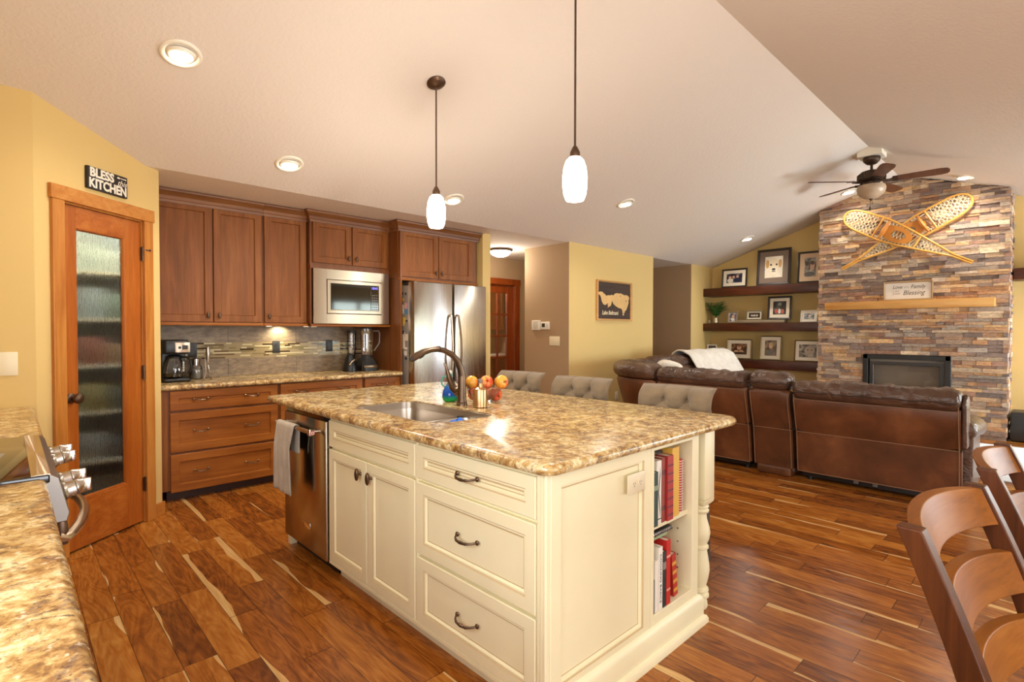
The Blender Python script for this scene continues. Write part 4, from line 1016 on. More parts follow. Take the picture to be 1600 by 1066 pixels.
b = MB(); b.rbox(1.2255, 1.229, 2.925, 3.035, .20, .238, .001); build('badge', b, M_['chrome'], dr)
b = MB(); b.box(1.30, 1.32, 2.722, 3.30, .0, .085); build('toe_panel', b, M_['black'], t)
# towel over the bar
def towel(name, label, y0, y1, zb, zf, seed, thick=.006):
    rnd = random.Random(seed); ph = rnd.random() * 6
    b = MB()
    def fn(u, v):
        # v: 0 back hem -> 1 front hem, over the bar
        L1, L2 = .782 - zb, .782 - zf; arc = PI * .016; tot = L1 + L2 + arc; s = v * tot
        y = y0 + (y1 - y0) * u
        amp = .011
        if s < L1: x, z, h = 1.176 + .017, zb + s, (L1 - s)
        elif s < L1 + arc:
            a = (s - L1) / .016; x, z, h = 1.176 + .017 * math.cos(a), .782 + .017 * math.sin(a), 0
        else: x, z, h = 1.176 - .017, .782 - (s - L1 - arc), s - L1 - arc
        k = min(1, h / .12)
        fold = math.sin(u * 9.5 + ph + h * 2) * amp * k + math.sin(u * 21 + ph * 2) * .004 * k
        side = -1 if s > L1 + arc / 2 else 1
        if side < 0: x += -abs(fold) - .008 * k + .0
        else: x = min(1.2205, x + abs(fold) * .6)
        y += (u - .5) * -.05 * k * (1 - h) + .03 * h * (u - .5) * 2
        return (x, y, z)
    b.grid(fn, 30, 46)
    o = single(name, b, fabric('towel_cloth_%d' % seed, '#a79c8b', '#c9bfae', 260), label, 'towel', angle=80)
    so = o.modifiers.new('thick', 'SOLIDIFY'); so.thickness = thick; so.offset = 0
    return o
towel('dish_towel', 'grey beige dish towel hung over the dishwasher handle', 2.985, 3.235, .63, .40, 4)

# books in the end bookcase; spines face -Y
def book(label, x0, w2, z0, h2, col, d=.2, y=IY0 - .020, tilt=0, name='cookbook', title=None, tcol='#222222', spiral=False, stripes=None, rough=.5, up=True):
    M = Matrix.Translation((x0, y, z0)) @ Matrix.Rotation(R_(tilt), 4, 'Y')
    t = thing(name, label, 'book', (x0 + w2 / 2, y + d / 2, z0), 0, 'cookbooks in the island end')
    cm = plain('book_' + col.strip('#'), col, rough)
    b = MB(M); b.box(0, w2, 0, d, 0, h2); 
    if not spiral:
        b.bm.free(); b.bm = bmesh.new(); b.box(0, .002, 0, d, 0, h2); b.box(w2 - .002, w2, 0, d, 0, h2); b.box(.002, w2 - .002, 0, .003, 0, h2)
    cv = build('cover', b, cm, t, bev=.0008)
    if not spiral:
        b = MB(M); b.box(.002, w2 - .002, .003, d - .004, .003, h2 - .003); build('pages', b, plain('paper', '#e9e0cc', .8), t)
    else:
        b = MB(M); n = int(h2 / .011)
        for k in range(n):
            z = .006 + k * (h2 - .012) / (n - 1); b.tube([(w2 / 2 + w2 * .5 * math.cos(a), -.002 + .006 * math.sin(a), z) for a in [2 * PI * j / 8 for j in range(8)]], .0016, 5, True)
        build('spiral_binding', b, M_['whitep'] if spiral == 'w' else M_['black'], t)
    if stripes:
        b = MB(M)
        for z, hh in stripes: b.box(.001, w2 - .001, -.0008, 0, z, z + hh)
        build('spine_stripe_pattern', b, plain('spine_band', tcol, .5), t)
    if title:
        F = M @ FR((w2 / 2, -.0005, h2 * .5), (0, 0, -1), (0, -1, 0))
        # text runs down the spine: local x -> -z
        F = M @ Matrix(((0, 0, 1, w2 / 2), (0, 1, 0, -.0005), (-1, 0, 0, h2 * .5), (0, 0, 0, 1)))
        text_mesh('spine_title', title, w2 * .62, F, plain('ink_' + tcol.strip('#'), tcol, .5), t, ext=.0003, width=h2 * .78)
    return t
zs = .529
book('dark green cookbook first on the upper shelf of the island bookcase', 1.892, .032, zs, .225, '#1e3a30', .2, tcol='#8a9a80', stripes=[(.15, .02)])
book('white spiral cookbook with a dark V on the upper shelf', 1.927, .036, zs, .265, '#ece6da', .21, y=IY0 - .012, title='V', spiral=False, tcol='#222222', stripes=[(.02, .004)])
book('brick red cookbook on the upper shelf beside the white one', 1.966, .03, zs, .272, '#8e3b2e', .22, y=IY0 - .012, tcol='#5a221c', stripes=[(.05, .02), (.2, .02)])
book('red cookbook with dark crosshatch spine in the middle of the upper shelf', 1.999, .048, zs, .275, '#a52a28', .22, tcol='#6b1d30', stripes=[(.02 + .035 * k, .008) for k in range(7)])
book('tall yellow folder on the upper shelf leaning against the red spiral book', 2.052, .058, zs, .30, '#e0b04a', .23, y=IY0 - .012, name='recipe_folder')
book('red spiral bound cookbook last on the upper shelf', 2.128, .032, zs, .235, '#c23228', .2, spiral='w', y=IY0 - .0)
b = MB(Matrix.Translation((1.90, IY0 + .03, zs + .277))); b.rbox(0, .145, 0, .2, 0, .008, .001); b.rbox(.004, .14, .004, .19, .009, .016, .001)
single('booklet', b, plain('dark_booklet', '#4d463d', .5), 'dark booklets lying flat across the top of the upper shelf books', 'booklet', 'cookbooks in the island end', angle=None)
zs = .173
book('thin grey cookbook first on the lower shelf, against the bay side', 1.890, .012, zs, .14, '#6d6a68', .18)
book('plain white cookbook on the lower shelf before the titled one', 1.904, .026, zs, .215, '#efe8da', .2)
book('white cookbook titled COOKING BASICS on the lower shelf', 1.933, .03, zs, .262, '#f1ebdf', .2, title='COOKING BASICS', tcol='#3a3a3a')
book('black cookbook on the lower shelf between white and red spines', 1.966, .026, zs, .235, '#22201f', .2, tcol='#8a8378', stripes=[(.16, .03)])
book('bright red cookbook on the lower shelf beside the black one', 1.995, .032, zs, .275, '#c0261f', .21, tcol='#e0a090', stripes=[(.06, .008), (.2, .01)])
book('black spiral bound cookbook on the lower shelf behind the red one', 2.031, .024, zs, .255, '#b9a37e', .2, spiral='b', y=IY0 + .005)
book('small red patterned book leaning at the end of the lower shelf', 2.084, .036, zs, .19, '#b5301f', .16, y=IY0 - .005, tilt=-7, tcol='#d8a040', stripes=[(.02 + .04 * k, .015) for k in range(4)])
b = MB(Matrix.Translation((1.895, IY0 + .012, zs + .279))); b.rbox(0, .16, 0, .19, 0, .014, .002)
single('cookbook', b, plain('green_booklet', '#8fa07a', .5, var=.3), 'green patterned book lying flat on the lower shelf books', 'book', 'cookbooks in the island end', angle=None)
t = thing('binder', 'dark spiral binder lying flat topmost under the island middle shelf', 'book', (1.98, IY0 + .1, zs + .295), 0, 'cookbooks in the island end')
b = MB(); b.rbox(1.893, 2.09, IY0 + .008, IY0 + .2, zs + .2945, zs + .312, .003); build('cover', b, M_['dkgrey'], t)
b = MB()
for k in range(16): b.tube([(1.9 + k * .0122, IY0 + .008 + .004 * math.cos(a), zs + .303 + .008 * math.sin(a)) for a in [2 * PI * j / 8 for j in range(8)]], .0013, 5, True)
build('spiral_binding', b, M_['chrome'], t)

# ------------------------------------------------------------------ range counter, stove
b = counter('c', '', -.615, .078, -.4, 1.985, ('+x',)); single('worktop', b, M_['granite'], 'speckled worktop in the bottom left corner on the near side of the range', 'worktop')
b = counter('c', '', -.615, .105, 2.797, 3.922, ('+x',)); single('worktop', b, M_['granite'], 'short speckled worktop between range and yellow wall with light switch', 'worktop')
def lowcab(label, y0, y1, cols):
    t = thing('base_cabinet', label, 'cabinet', (-.3, (y0 + y1) / 2, 0), 0, 'stained maple base cabinets')
    b = MB(); b.box(-.6, .018, y0, y1, .09, .868); build('body', b, M_['caby'], t)
    b = MB(); b.box(-.1, -.08, y0, y1, 0, .09); build('toe_kick', b, M_['black'], t)
    n = cols; wd = (y1 - y0) / n
    for k in range(n):
        for z0, z1 in ((.708, .862), (.10, .69)):
            M = FR((.018, y0 + k * wd + .008, z0), (0, 1, 0), (1, 0, 0)); b = MB(M); b.nested(wd - .016, z1 - z0, SH)
            d = build('drawer' if z0 > .5 else 'door', b, M_['cab'], t, angle=25)
            build('pull', pull_bm((.04, y0 + (k + .5) * wd, (z0 + z1) / 2 if z0 > .5 else .62), .1, .052, 'Y', (1, 0, 0)), M_['nickel'], d)
    return t
lowcab('brown base cabinet under the near left worktop, pulls showing past its edge', .2, 1.98, 3); lowcab('brown base cabinet under the short worktop beside the pantry door', 2.80, 3.90, 2)
t = thing('range', 'stainless slide-in range with black glass cooktop between two worktops', 'range', (-.25, 2.39, 0))
b = MB(); b.box(-.6, .03, 2.0, 2.783, .02, .895); build('body', b, M_['dksteel'], t)
b = MB(); b.rbox(-.6, .085, 1.992, 2.79, .895, .919, .004); build('cooktop', b, M_['blackgloss'], t)
b = MB(); b.prism([(.03, .917), (.088, .917), (.105, .905), (.128, .80), (.122, .775), (.03, .77)], 1.998, 2.784, 'xz'); pn = build('control_panel', b, M_['rangesteel'], t, bev=.003)
b = MB(); b.prism([(.045, .9175), (.086, .9175), (.086, .9205), (.045, .9205)], 1.998, 2.784, 'xz'); build('trim_strip', b, M_['steelx'], t)
for k, y in enumerate((2.06, 2.21, 2.57, 2.72)):
    o_ = Vector((.117, y, .85)); nn = Vector((.98, 0, .2)).normalized()
    b = MB(); b.lathe([(.027, -.003), (.029, .004), (.026, .008), (.023, .011), (.022, .03), (.024, .033), (.021, .05), (.018, .054), (.001, .055)], o_, 24, nn); kb = build('knob', b, M_['steel'], pn, angle=30)
    b = MB(); o2 = o_ + nn * .052; b.rbox(o2.x - .012, o2.x + .016, o2.y - .006, o2.y + .006, o2.z - .02, o2.z + .02, .003); build('grip', b, M_['chrome'], kb)
b = MB(); b.rbox(.03, .068, 2.005, 2.778, .19, .765, .006); od = build('oven_door', b, M_['steelx'], t)
b = MB(); b.box(.066, .07, 2.13, 2.65, .32, .62); build('oven_window', b, M_['blackgloss'], od)
b = MB(); b.tube([(.07, 2.07, .72), (.112, 2.04, .718)] + [(.122 + .068 * math.sin(PI * k / 16) ** .8, 2.05 + .68 * k / 16, .714) for k in range(17)] + [(.112, 2.74, .718), (.07, 2.71, .72)], .0145, 12)
hd = build('door_handle', b, M_['steelx'], od)
for y in (2.065, 2.715):
    b = MB(); b.rbox(.066, .128, y - .02, y + .02, .69, .75, .008); b.ell((.112, y - .024, .745), .014, .006, .035, 12, 8); build('handle_bracket', b, M_['bronze'], od)
b = MB(); b.rbox(.03, .064, 2.005, 2.778, .03, .18, .006); build('storage_drawer', b, M_['steelx'], t)

# switch on the yellow wall
def plate(name, label, cat, c, u, n, w2, h2, m, toggles, grp=None):
    t = thing(name, label, cat, c, 0, grp); F = FR(c, u, n)
    b = MB(F); b.rbox(-w2, w2, -.006, 0, -h2, h2, .0025); build('cover_plate', b, m, t)
    for k in range(toggles):
        x = (k - (toggles - 1) / 2) * .046
        b = MB(F); b.box(x - .005, x + .005, -.008, -.005, -.012, .012); b.prism([(-.004, -.006), (.006, -.006), (.012, -.019), (.007, -.021)], x - .004, x + .004, 'yz')
        build('toggle', b, m, t)
        b = MB(F)
        for z in (-.03, .03): b.cyl((x, -.006, z), (x, -.0072, z), .003, n=8)
        build('screws', b, m, t)
    return t
plate('light_switch', 'cream light switch on the yellow wall behind the range', 'light switch', (.004, C0.y, 1.15), (1, 0, 0), (0, -1, 0), .04, .064, M_['ivory'], 1)
plate('light_switch', 'cream three toggle switch plate on the tan hall wall below the thermostats', 'light switch', (5.232, 4.64, 1.20), (0, -1, 0), (-1, 0, 0), .09, .062, M_['ivory'], 3)
plate('wall_outlet', 'cream outlet low on the yellow map wall beside the sofa', 'outlet', (6.29, 4.40, .41), (1, 0, 0), (0, -1, 0), .037, .06, M_['ivory'], 0)
t = thing('thermostat', 'white thermostat box on the tan hall wall, nearer the hall door', 'thermostat', (5.232, 4.965, 1.41)); F = FR((5.232, 4.965, 1.41), (0, -1, 0), (-1, 0, 0))
b = MB(F); b.rbox(-.078, .078, -.028, 0, -.066, .066, .008); build('housing', b, M_['whitep'], t)
b = MB(F); b.lathe([(.05, 0), (.048, .004), (.02, .006), (.001, .006)], (0, -.028, 0), 24, (0, -1, 0)); b.rbox(-.06, .06, -.031, -.027, .045, .055, .001); build('dial', b, plain('pale_grey', '#d6cfc0', .4), t)
t = thing('thermostat', 'white thermostat with dark square screen on the tan wall beside the yellow corner', 'thermostat', (5.232, 4.80, 1.405)); F = FR((5.232, 4.80, 1.405), (0, -1, 0), (-1, 0, 0))
b = MB(F); b.rbox(-.076, .076, -.024, 0, -.052, .052, .006); build('housing', b, M_['whitep'], t)
b = MB(F); b.rbox(-.052, .004, -.026, -.022, -.022, .03, .002); build('screen', b, plain('lcd_olive', '#3a3a30', .2), t)
b = MB(F)
for z in (-.02, .0, .02): b.rbox(.025, .055, -.026, -.022, z - .005, z + .005, .001)
build('buttons', b, plain('pale_grey_button', '#d6cfc0', .4), t)
# BLESS this KITCHEN sign
SF = FR(tuple(PA + PU * .296 + PN * .001 + Vector((0, 0, 2.268))), PU, PN)
t = thing('wooden_sign', 'black BLESS this KITCHEN plaque above the pantry door', 'sign', tuple(PA + PU * .296 + Vector((0, 0, 2.20))), math.atan2(PU.y, PU.x))
b = MB(SF); b.rbox(-.143, .143, -.022, 0, -.068, .068, .002); build('board', b, plain('black_sign_board', '#241d19', .55, var=.3), t)
wl = plain('sign_cream_lettering', '#efe7d6', .6)
def T(body, x, z, sz, wd, **k): text_mesh('lettering', body, sz, SF @ Matrix.Translation((x, -.0225, z)), wl, t, ext=.0008, width=wd, **k)
T('BLESS', -.045, .033, .074, .17, bold=.003); T('KITCHEN', -.0, -.033, .078, .268, bold=.003); T('this', .1, .018, .05, .07, shear=.4)
b = MB(SF); b.ell((.075, -.0228, .05), .012, .0008, .006, 10, 6); b.box(.09, .125, -.0235, -.0225, .048, .053); b.ell((.128, -.0228, .0505), .006, .0008, .005, 8, 6); build('wooden_spoon_motif', b, wl, t)
# ------------------------------------------------------------------ ceiling lights and pendants
def slope_n(y):
    if y > YC or y < Y2: return Vector((0, 0, -1))
    return Vector((0, -SL, -1)).normalized() if y > YR else Vector((0, SL, -1)).normalized()
def slope_z(y):
    if y > YC or y < Y2: return ZC
    return ZC + SL * (YC - y) if y > YR else ZC + SL * (y - Y2)
def can(label, x, y, power, tilt=None, col=(1, .935, .82)):
    z = slope_z(y); n = slope_n(y); c = Vector((x, y, z))
    t = thing('recessed_light', label, 'ceiling light', tuple(c), 0, 'recessed ceiling lights')
    b = MB(); b.lathe([(.10, .0), (.101, .006), (.094, .012), (.080, .010), (.072, .002)], c, 32, n, caps=False); build('trim_ring', b, M_['white_paint'], t, angle=60)
    d = Vector((0, 0, -1)) * .75 + n * .25; d.normalize()
    b = MB(); b.lathe([(.073, .002), (.070, .006)], c, 28, n, caps=False)
    o = c + n * .006 - d * .006
    b.lathe([(.070, .0), (.066, .012), (.055, .018)], o, 24, d); build('gimbal', b, M_['white_paint'], t)
    b = MB(); b.lathe([(.056, .0185), (.05, .023), (.03, .029), (.001, .031)], o, 24, d); build('bulb', b, M_['canlens'], t)
    light('recessed_lamp', 'SPOT', tuple(o + d * .045), power, col, t, .05, target=tuple(o + d * 1.0), spot=R_(150), blend=.8)
    return t
can('recessed light in the vault nearest the pantry door, largest in view', .704, 3.336, 48)
can('recessed light above the single door wall cabinet', 1.56, 4.061, 50)
can('recessed light above the fridge cabinet, just beside a pendant', 3.116, 4.061, 50)
can('recessed light in the vault above the yellow map wall', 5.122, 3.466, 50)
can('recessed light at the foot of the vault above the photo shelves', 8.45, 3.455, 38)
can('recessed light high in the vault left of the snowshoes', 8.4, 2.058, 28)
can('recessed light on the far vault slope right above the stone chimney', 8.35, .845, 55)
def pendant(label, x, y, zb, power):
    zc = slope_z(y); t = thing('pendant_light', label, 'pendant light', (x, y, zc), 0, 'island pendant lights')
    n = slope_n(y)
    b = MB(); b.lathe([(.062, -.002), (.063, .008), (.052, .018), (.022, .03), (.008, .034)], (x, y, zc), 28, n); build('canopy', b, M_['bronze'], t)
    b = MB(); b.cyl((x, y, zc - .02), (x, y, zb + .262), .0055, n=10); build('rod', b, M_['bronze'], t)
    b = MB(); b.lathe([(.006, .275), (.012, .268), (.022, .248), (.0255, .24), (.0255, .212), (.022, .206)], (x, y, zb), 24); build('socket_cap', b, M_['bronze'], t)
    b = MB(); b.lathe([(.03, .215), (.045, .20), (.057, .165), (.0625, .12), (.062, .07), (.057, .03), (.048, .006), (.044, 0), (.001, .004)], (x, y, zb), 32); build('glass_shade', b, M_['frost'], t, angle=60)
    light('pendant_lamp', 'POINT', (x, y, zb - .06), power, (1, .935, .82), t, .06)
pendant('white glass pendant hanging over the far half of the island', 2.08, 2.90, 2.02, 24)
pendant('white glass pendant hanging nearest, over the near half of the island', 2.08, 1.712, 1.99, 24)
t = thing('flush_ceiling_light', 'lit dome ceiling light with bronze rim in the hallway', 'ceiling light', (5.0, 5.45, ZC))
b = MB(); b.lathe([(.17, 0), (.172, -.012), (.16, -.03), (.14, -.034)], (5.0, 5.45, ZC), 32); build('rim', b, M_['bronze'], t)
b = MB(); b.lathe([(.15, -.03), (.14, -.055), (.11, -.085), (.06, -.105), (.001, -.112)], (5.0, 5.45, ZC), 32); build('dome', b, M_['dome'], t, angle=60)
light('hall_lamp', 'POINT', (5.0, 5.45, ZC - .2), 20, (1, .935, .82), t, .12)

# ------------------------------------------------------------------ stone chimney, fireplace
SXF, SY0, SY1 = 8.70, .45, 2.50
def top_at(y): return slope_z(y) - .004
rnd = random.Random(11)
PAL = [lin(c)[:3] for c in ('#9c8878', '#8b7a70', '#ae957a', '#bb9d76', '#80706a', '#9c7f68', '#aa9a8a', '#776a64', '#ab8664', '#978c82', '#bfae96', '#8e7060')]
b = MB(); cl = b.bm.faces.layers.int.new('sid'); cols = []
FPY0, FPY1, FPZ0, FPZ1 = .975, 1.925, .42, 1.008
z = 0.0; ROWS = []
while z < 3.44:
    h = rnd.choice((.032, .04, .045, .052, .058)); ROWS.append((z, h)); z += h
def addstone(fn, c):
    n0 = len(b.bm.faces); fn(); cols.extend([c] * (len(b.bm.faces) - n0))
def stone_col():
    c = rnd.choice(PAL); k = rnd.uniform(.8, 1.2); return tuple(min(1, q * k) for q in c) + (1,)
for z, h in ROWS:
    y = SY0
    while y < SY1 - .01:
        L = rnd.choice((.09, .14, .18, .22, .28, .36)); y2 = min(y + L, SY1)
        if SY1 - y2 < .05: y2 = SY1
        ym = (y + y2) / 2
        segs = [(y, y2)]
        if z + h > FPZ0 and z < FPZ1 - .005:
            segs = [(a, c) for a, c in ((y, min(y2, FPY0)), (max(y, FPY1), y2)) if c - a > .01]
        for a, c in segs:
            zt = min(z + h, max(top_at(a), top_at(c)))
            if zt - z < .008: continue
            d = rnd.uniform(-.012, .022); g = .0012
            def f(a=a, c=c, d=d, zt=zt):
                j = [rnd.uniform(-.006, .006) for _ in range(4)]
                P = [(SXF - d + j[0], a + g, z + g), (SXF - d + j[1], c - g, z + g), (SXF - d + j[2], c - g, min(zt - g, top_at(c))), (SXF - d + j[3], a + g, min(zt - g, top_at(a)))]
                Q = [(SXF + .05, p[1], p[2]) for p in P]
                b.loft([P, Q], caps=True)
            addstone(f, stone_col())
        y = y2
    for side, yy in ((-1, SY0), (1, SY1)):      # returns
        x = SXF
        zt = min(z + h, top_at(yy))
        if zt - z < .008: continue
        while x < XW - .01:
            x2 = min(x + rnd.choice((.12, .2, .26)), XW); d = rnd.uniform(0, .022)
            addstone(lambda: b.box(x + .001, x2 - .001, yy + (-d if side < 0 else -.04), yy + (.04 if side < 0 else d), z + .001, zt - .001), stone_col()); x = x2
b.loft([[(x, SY0 + .03, 0), (x, FPY0, 0), (x, FPY0, FPZ1), (x, FPY1, FPZ1), (x, FPY1, 0), (x, SY1 - .03, 0), (x, SY1 - .03, top_at(SY1)), (x, YR, ZR), (x, SY0 + .03, top_at(SY0) - .01)] for x in (SXF + .03, XW)]); cols.extend([(.1, .09, .08, 1)] * (len(b.bm.faces) - len(cols)))
me_cols = cols
t = thing('stone_fireplace', 'tall ledger stone chimney breast with inset black gas fireplace', 'fireplace', (SXF + .2, YR, 0))
bm_ = b.bm; lay = bm_.loops.layers.float_color.new('stone'); bm_.faces.ensure_lookup_table()
for i, fc in enumerate(bm_.faces):
    for lp in fc.loops: lp[lay] = me_cols[min(i, len(me_cols) - 1)]
so = build('stonework', b, M_['stone'], t, angle=None)
def box_t(name, qs, m, parent=t, bev=.003):
    bb_ = MB()
    for q in qs: bb_.box(*q)
    return build(name, bb_, m, parent, bev=bev)
fb = box_t('firebox', [(SXF + .28, SXF + .3, FPY0, FPY1, FPZ0, FPZ1), (SXF + .02, SXF + .3, FPY0, FPY0 + .02, FPZ0, FPZ1), (SXF + .02, SXF + .3, FPY1 - .02, FPY1, FPZ0, FPZ1), (SXF + .02, SXF + .3, FPY0, FPY1, FPZ0, FPZ0 + .02), (SXF + .02, SXF + .3, FPY0, FPY1, FPZ1 - .02, FPZ1)], M_['black'])
fs = box_t('surround', [(SXF - .035, SXF + .02, FPY0 - .004, FPY0 + .055, FPZ0, FPZ1 + .004), (SXF - .035, SXF + .02, FPY1 - .055, FPY1 + .004, FPZ0, FPZ1 + .004), (SXF - .035, SXF + .02, FPY0, FPY1, FPZ1 - .055, FPZ1 + .004), (SXF - .035, SXF + .02, FPY0, FPY1, FPZ0, FPZ0 + .05)], plain('black_steel', '#1f1d1c', .45), bev=.004)
b = MB(FR((SXF + .01, FPY1 - .07, FPZ0 + .06), (0, -1, 0), (-1, 0, 0))); b.nested(FPY1 - FPY0 - .14, FPZ1 - FPZ0 - .15, [(0, .01), (0, 0), (.04, 0), (.046, .008)], back=False)
bm2 = b.bm; bm2.faces.ensure_lookup_table(); bmesh.ops.delete(bm2, geom=[bm2.faces[-1]], context='FACES_ONLY')
gf = build('glass_frame', b, plain('charcoal_frame', '#35312e', .4), t, angle=30)
b = MB(); b.quad((SXF + .016, FPY0 + .11, FPZ0 + .1), (SXF + .016, FPY1 - .11, FPZ0 + .1), (SXF + .016, FPY1 - .11, FPZ1 - .13), (SXF + .016, FPY0 + .11, FPZ1 - .13)); build('glass_pane', b, glass('fire_glass', (.8, .78, .76, 1), .14), gf, angle=None)
b = MB(); k = N('firebrick'); br = k.n('TexBrick'); br.inputs['Scale'].default_value = 1.0; br.inputs['Brick Width'].default_value = .2; br.inputs['Row Height'].default_value = .05; br.inputs['Mortar Size'].default_value = .004
br.inputs['Color1'].default_value = lin('#a8947e'); br.inputs['Color2'].default_value = lin('#84705f'); br.inputs['Mortar'].default_value = lin('#b8ac9c')
v = k.coord(rot=(R_(90), 0, R_(90))); k.l(v, br.inputs['Vector']); k.set('Base Color', br.outputs[0]); k.set('Roughness', .9)
b.box(SXF + .2, SXF + .22, FPY0 + .03, FPY1 - .03, FPZ0 + .03, FPZ1 - .06); build('brick_liner', b, k.m, fb, angle=None)
for k_ in range(4):
    b = MB(); y = 1.2 + k_ * .16; b.tube([(SXF + .1, y - .14, FPZ0 + .1 + .03 * (k_ % 2)), (SXF + .13, y, FPZ0 + .13), (SXF + .09, y + .13, FPZ0 + .11 + .04 * (k_ % 2))], [.03, .036, .028], 10); build('ceramic_log', b, plain('ceramic_log', '#6d5a48', .9, bumpscale=30, bst=.5), fb)
b = MB(); b.rbox(SXF - .21, SXF - .002, .56, 2.365, 1.636, 1.742, .004)
single('mantel_beam', b, wood('honey_pine', ('#b97a35', '#d39a52', '#e0b06a'), 'Y', .4, 1, 10), 'light honey pine mantel beam across the stone chimney', 'mantel')
LF = FR((SXF - .075, 1.42, 1.872), (0, -1, 0), (-1, 0, 0))
t = thing('framed_quote', 'framed Love Family Blessing sign standing on the pine mantel', 'sign', (SXF - .075, 1.42, 1.744))
def picture_frame(t, F, w2, h2, fw, m, depth=.02, mat=None, matw=0, art=None, shear=0):
    b = MB(F @ Matrix.Translation((-w2, 0, -h2))); prof = [(0, 0), (0, -depth), (fw * .35, -depth - .003), (fw, -depth * .55), (fw, -.004)]
    rings = [[b.v(p) for p in ((i, d, i), (2 * w2 - i, d, i), (2 * w2 - i, d, 2 * h2 - i), (i, d, 2 * h2 - i))] for i, d in prof]
    for a in range(len(rings) - 1): b.bridge(rings[a], rings[a + 1])
    b.f(rings[0][::-1])
    build('frame', b, m, t, angle=25)
    if mat is not None:
        b = MB(F); b.box(-w2 + fw * .9, w2 - fw * .9, -.006, -.003, -h2 + fw * .9, h2 - fw * .9); build('mat_board', b, mat, t, angle=None)
    if art is not None:
        q = fw + matw; b = MB(F); b.box(-w2 + q, w2 - q, -.0075, -.005, -h2 + q, h2 - q); return build('print', b, art, t, angle=None)
oak = wood('grey_oak_frame', ('#8f7450', '#a98b62', '#bd9f76'), 'Y', .5)
pw = plain('print_paper', '#efe7dc', .6)
picture_frame(t, LF, .265, .125, .02, oak, .03, None, 0, pw)
ink = plain('script_ink', '#3b332e', .6); ink2 = plain('grey_script_ink', '#a79a8c', .6)
def LT(body, x, z, sz, wd, m=ink, sh=.35): text_mesh('lettering', body, sz, LF @ Matrix.Translation((x, -.008, z)), m, t, ext=.0004, width=wd, shear=sh)
LT('Love', -.115, .05, .07, .105); LT('of a', -.02, .048, .04, .05, ink2); LT('Family', .105, .05, .07, .16); LT("is life's", -.13, -.005, .035, .08, ink2); LT('greatest', -.125, -.035, .035, .085, ink2); LT('Blessing', .06, -.03, .085, .235)

# snowshoes
rawhide = plain('rawhide_lacing', '#f0e2bc', .55); ash = wood('ash_bow', ('#c88a34', '#dca24a', '#e8b866'), 'Y', .35, 1, 6)
lthr = plain('tan_leather', '#c47c2c', .5, var=.12)
def snowshoe(label, head, tail, x, w2):
    hx, tx = Vector((x, *head)), Vector((x, *tail)); ax = (tx - hx); L = ax.length; ax.normalize(); sd = Vector((-1, 0, 0)).cross(ax).normalized()
    t = thing('snowshoe', label, 'snowshoe', tuple((hx + tx) / 2), 0, 'crossed snowshoes')
    def wid(s):
        if s < .14: return w2 * math.sqrt(max(0, 1 - ((.14 - s) / .14) ** 2)) ** .9 * .92 + 0
        if s < .34: return w2 * (.92 + .08 * math.sin(PI / 2 * (s - .14) / .2))
        if s < .86: q = (s - .34) / .52; return w2 * (1 - q ** 1.25) + .0125 * q ** 1.25
        return .0125
    def P(s, k, dx=0): return hx + ax * (L * s) + sd * (wid(s) * k) + Vector((dx, 0, 0))
    S = [0] + [.14 * (1 - math.cos(PI / 2 * i / 8)) for i in range(1, 9)] + [.14 + .86 * i / 26 for i in range(1, 27)]
    b = MB(); b.tube([P(s, 1) for s in S[::-1]] + [P(s, -1) for s in S[1:]], .0135, 8); build('bow_frame', b, ash, t, angle=60)
    b = MB()
    for s in (.285, .60): b.tube([P(s - .0, -1), P(s, 1)], .013, 8)
    build('crossbars', b, ash, t)
    def lace(name, s0, s1, n):
        b = MB(); m = 9
        for i in range(n + 1):        # three way weave: slanted lines clipped to the outline
            for sg in (-1, 1):
                c0 = s0 + (s1 - s0) * (i - n * .25) / (n * .75 + .01) * 1.0
                pts = []
                for j in range(13):
                    k = -1 + 2 * j / 12; s = c0 + sg * k * wid(max(s0, min(s1, c0))) * .5 / L * 1.7
                    if s0 <= s <= s1: pts.append(P(s, k * .97, .002 * sg))
                if len(pts) > 1: b.tube(pts, .0029, 5)
        for i in range(1, n):
            s = s0 + (s1 - s0) * i / n; b.tube([P(s, -.97), P(s, .97)], .0029, 5)
        build(name, b, rawhide, t)
    lace('toe_lacing', .012, .272, 11); lace('tail_lacing', .615, .86, 11)
    b = MB()
    for s in [.31 + .026 * i for i in range(12)]:
        for sg in (-1, 1):
            a = P(s, -.97); c = P(min(.6, max(.3, s + sg * .045)), .97)
            if .36 < s < .58: b.tube([a, c], .0036, 5)
    for k in (-.75, .75): b.tube([P(.29, k), P(.6, k)], .0045, 5)
    build('foot_lacing', b, rawhide, t)
    b = MB(); out = []; c0 = P(.44, 0, -.018)
    for i in range(24):
        a = 2 * PI * i / 24; out.append((L * .12 * math.cos(a), w2 * .72 * math.sin(a)))
    A = [b.v(c0 + ax * p[0] + sd * p[1]) for p in out]; B = [b.v(c0 + ax * (p[0] * .45 + .02) + sd * p[1] * .5) for p in out]; A2 = [b.v(c0 + ax * p[0] + sd * p[1] + Vector((.006, 0, 0))) for p in out]
    b.bridge(A, B); b.bridge(A2, A)
    build('binding', b, lthr, t)
    b = MB(); b.tube([P(.34, -.85, -.02), P(.345, -.3, -.045), P(.345, .3, -.045), P(.34, .85, -.02)], [.012, .026, .026, .012], 8); build('toe_strap', b, lthr, t)
    return t
snowshoe('upper left to lower right snowshoe crossing on top on the stone chimney', (2.155, 2.975), (.778, 2.185), SXF - .085, .145)
snowshoe('upper right to lower left snowshoe crossing beneath on the stone chimney', (.80, 3.0), (2.19, 2.225), SXF - .045, .145)

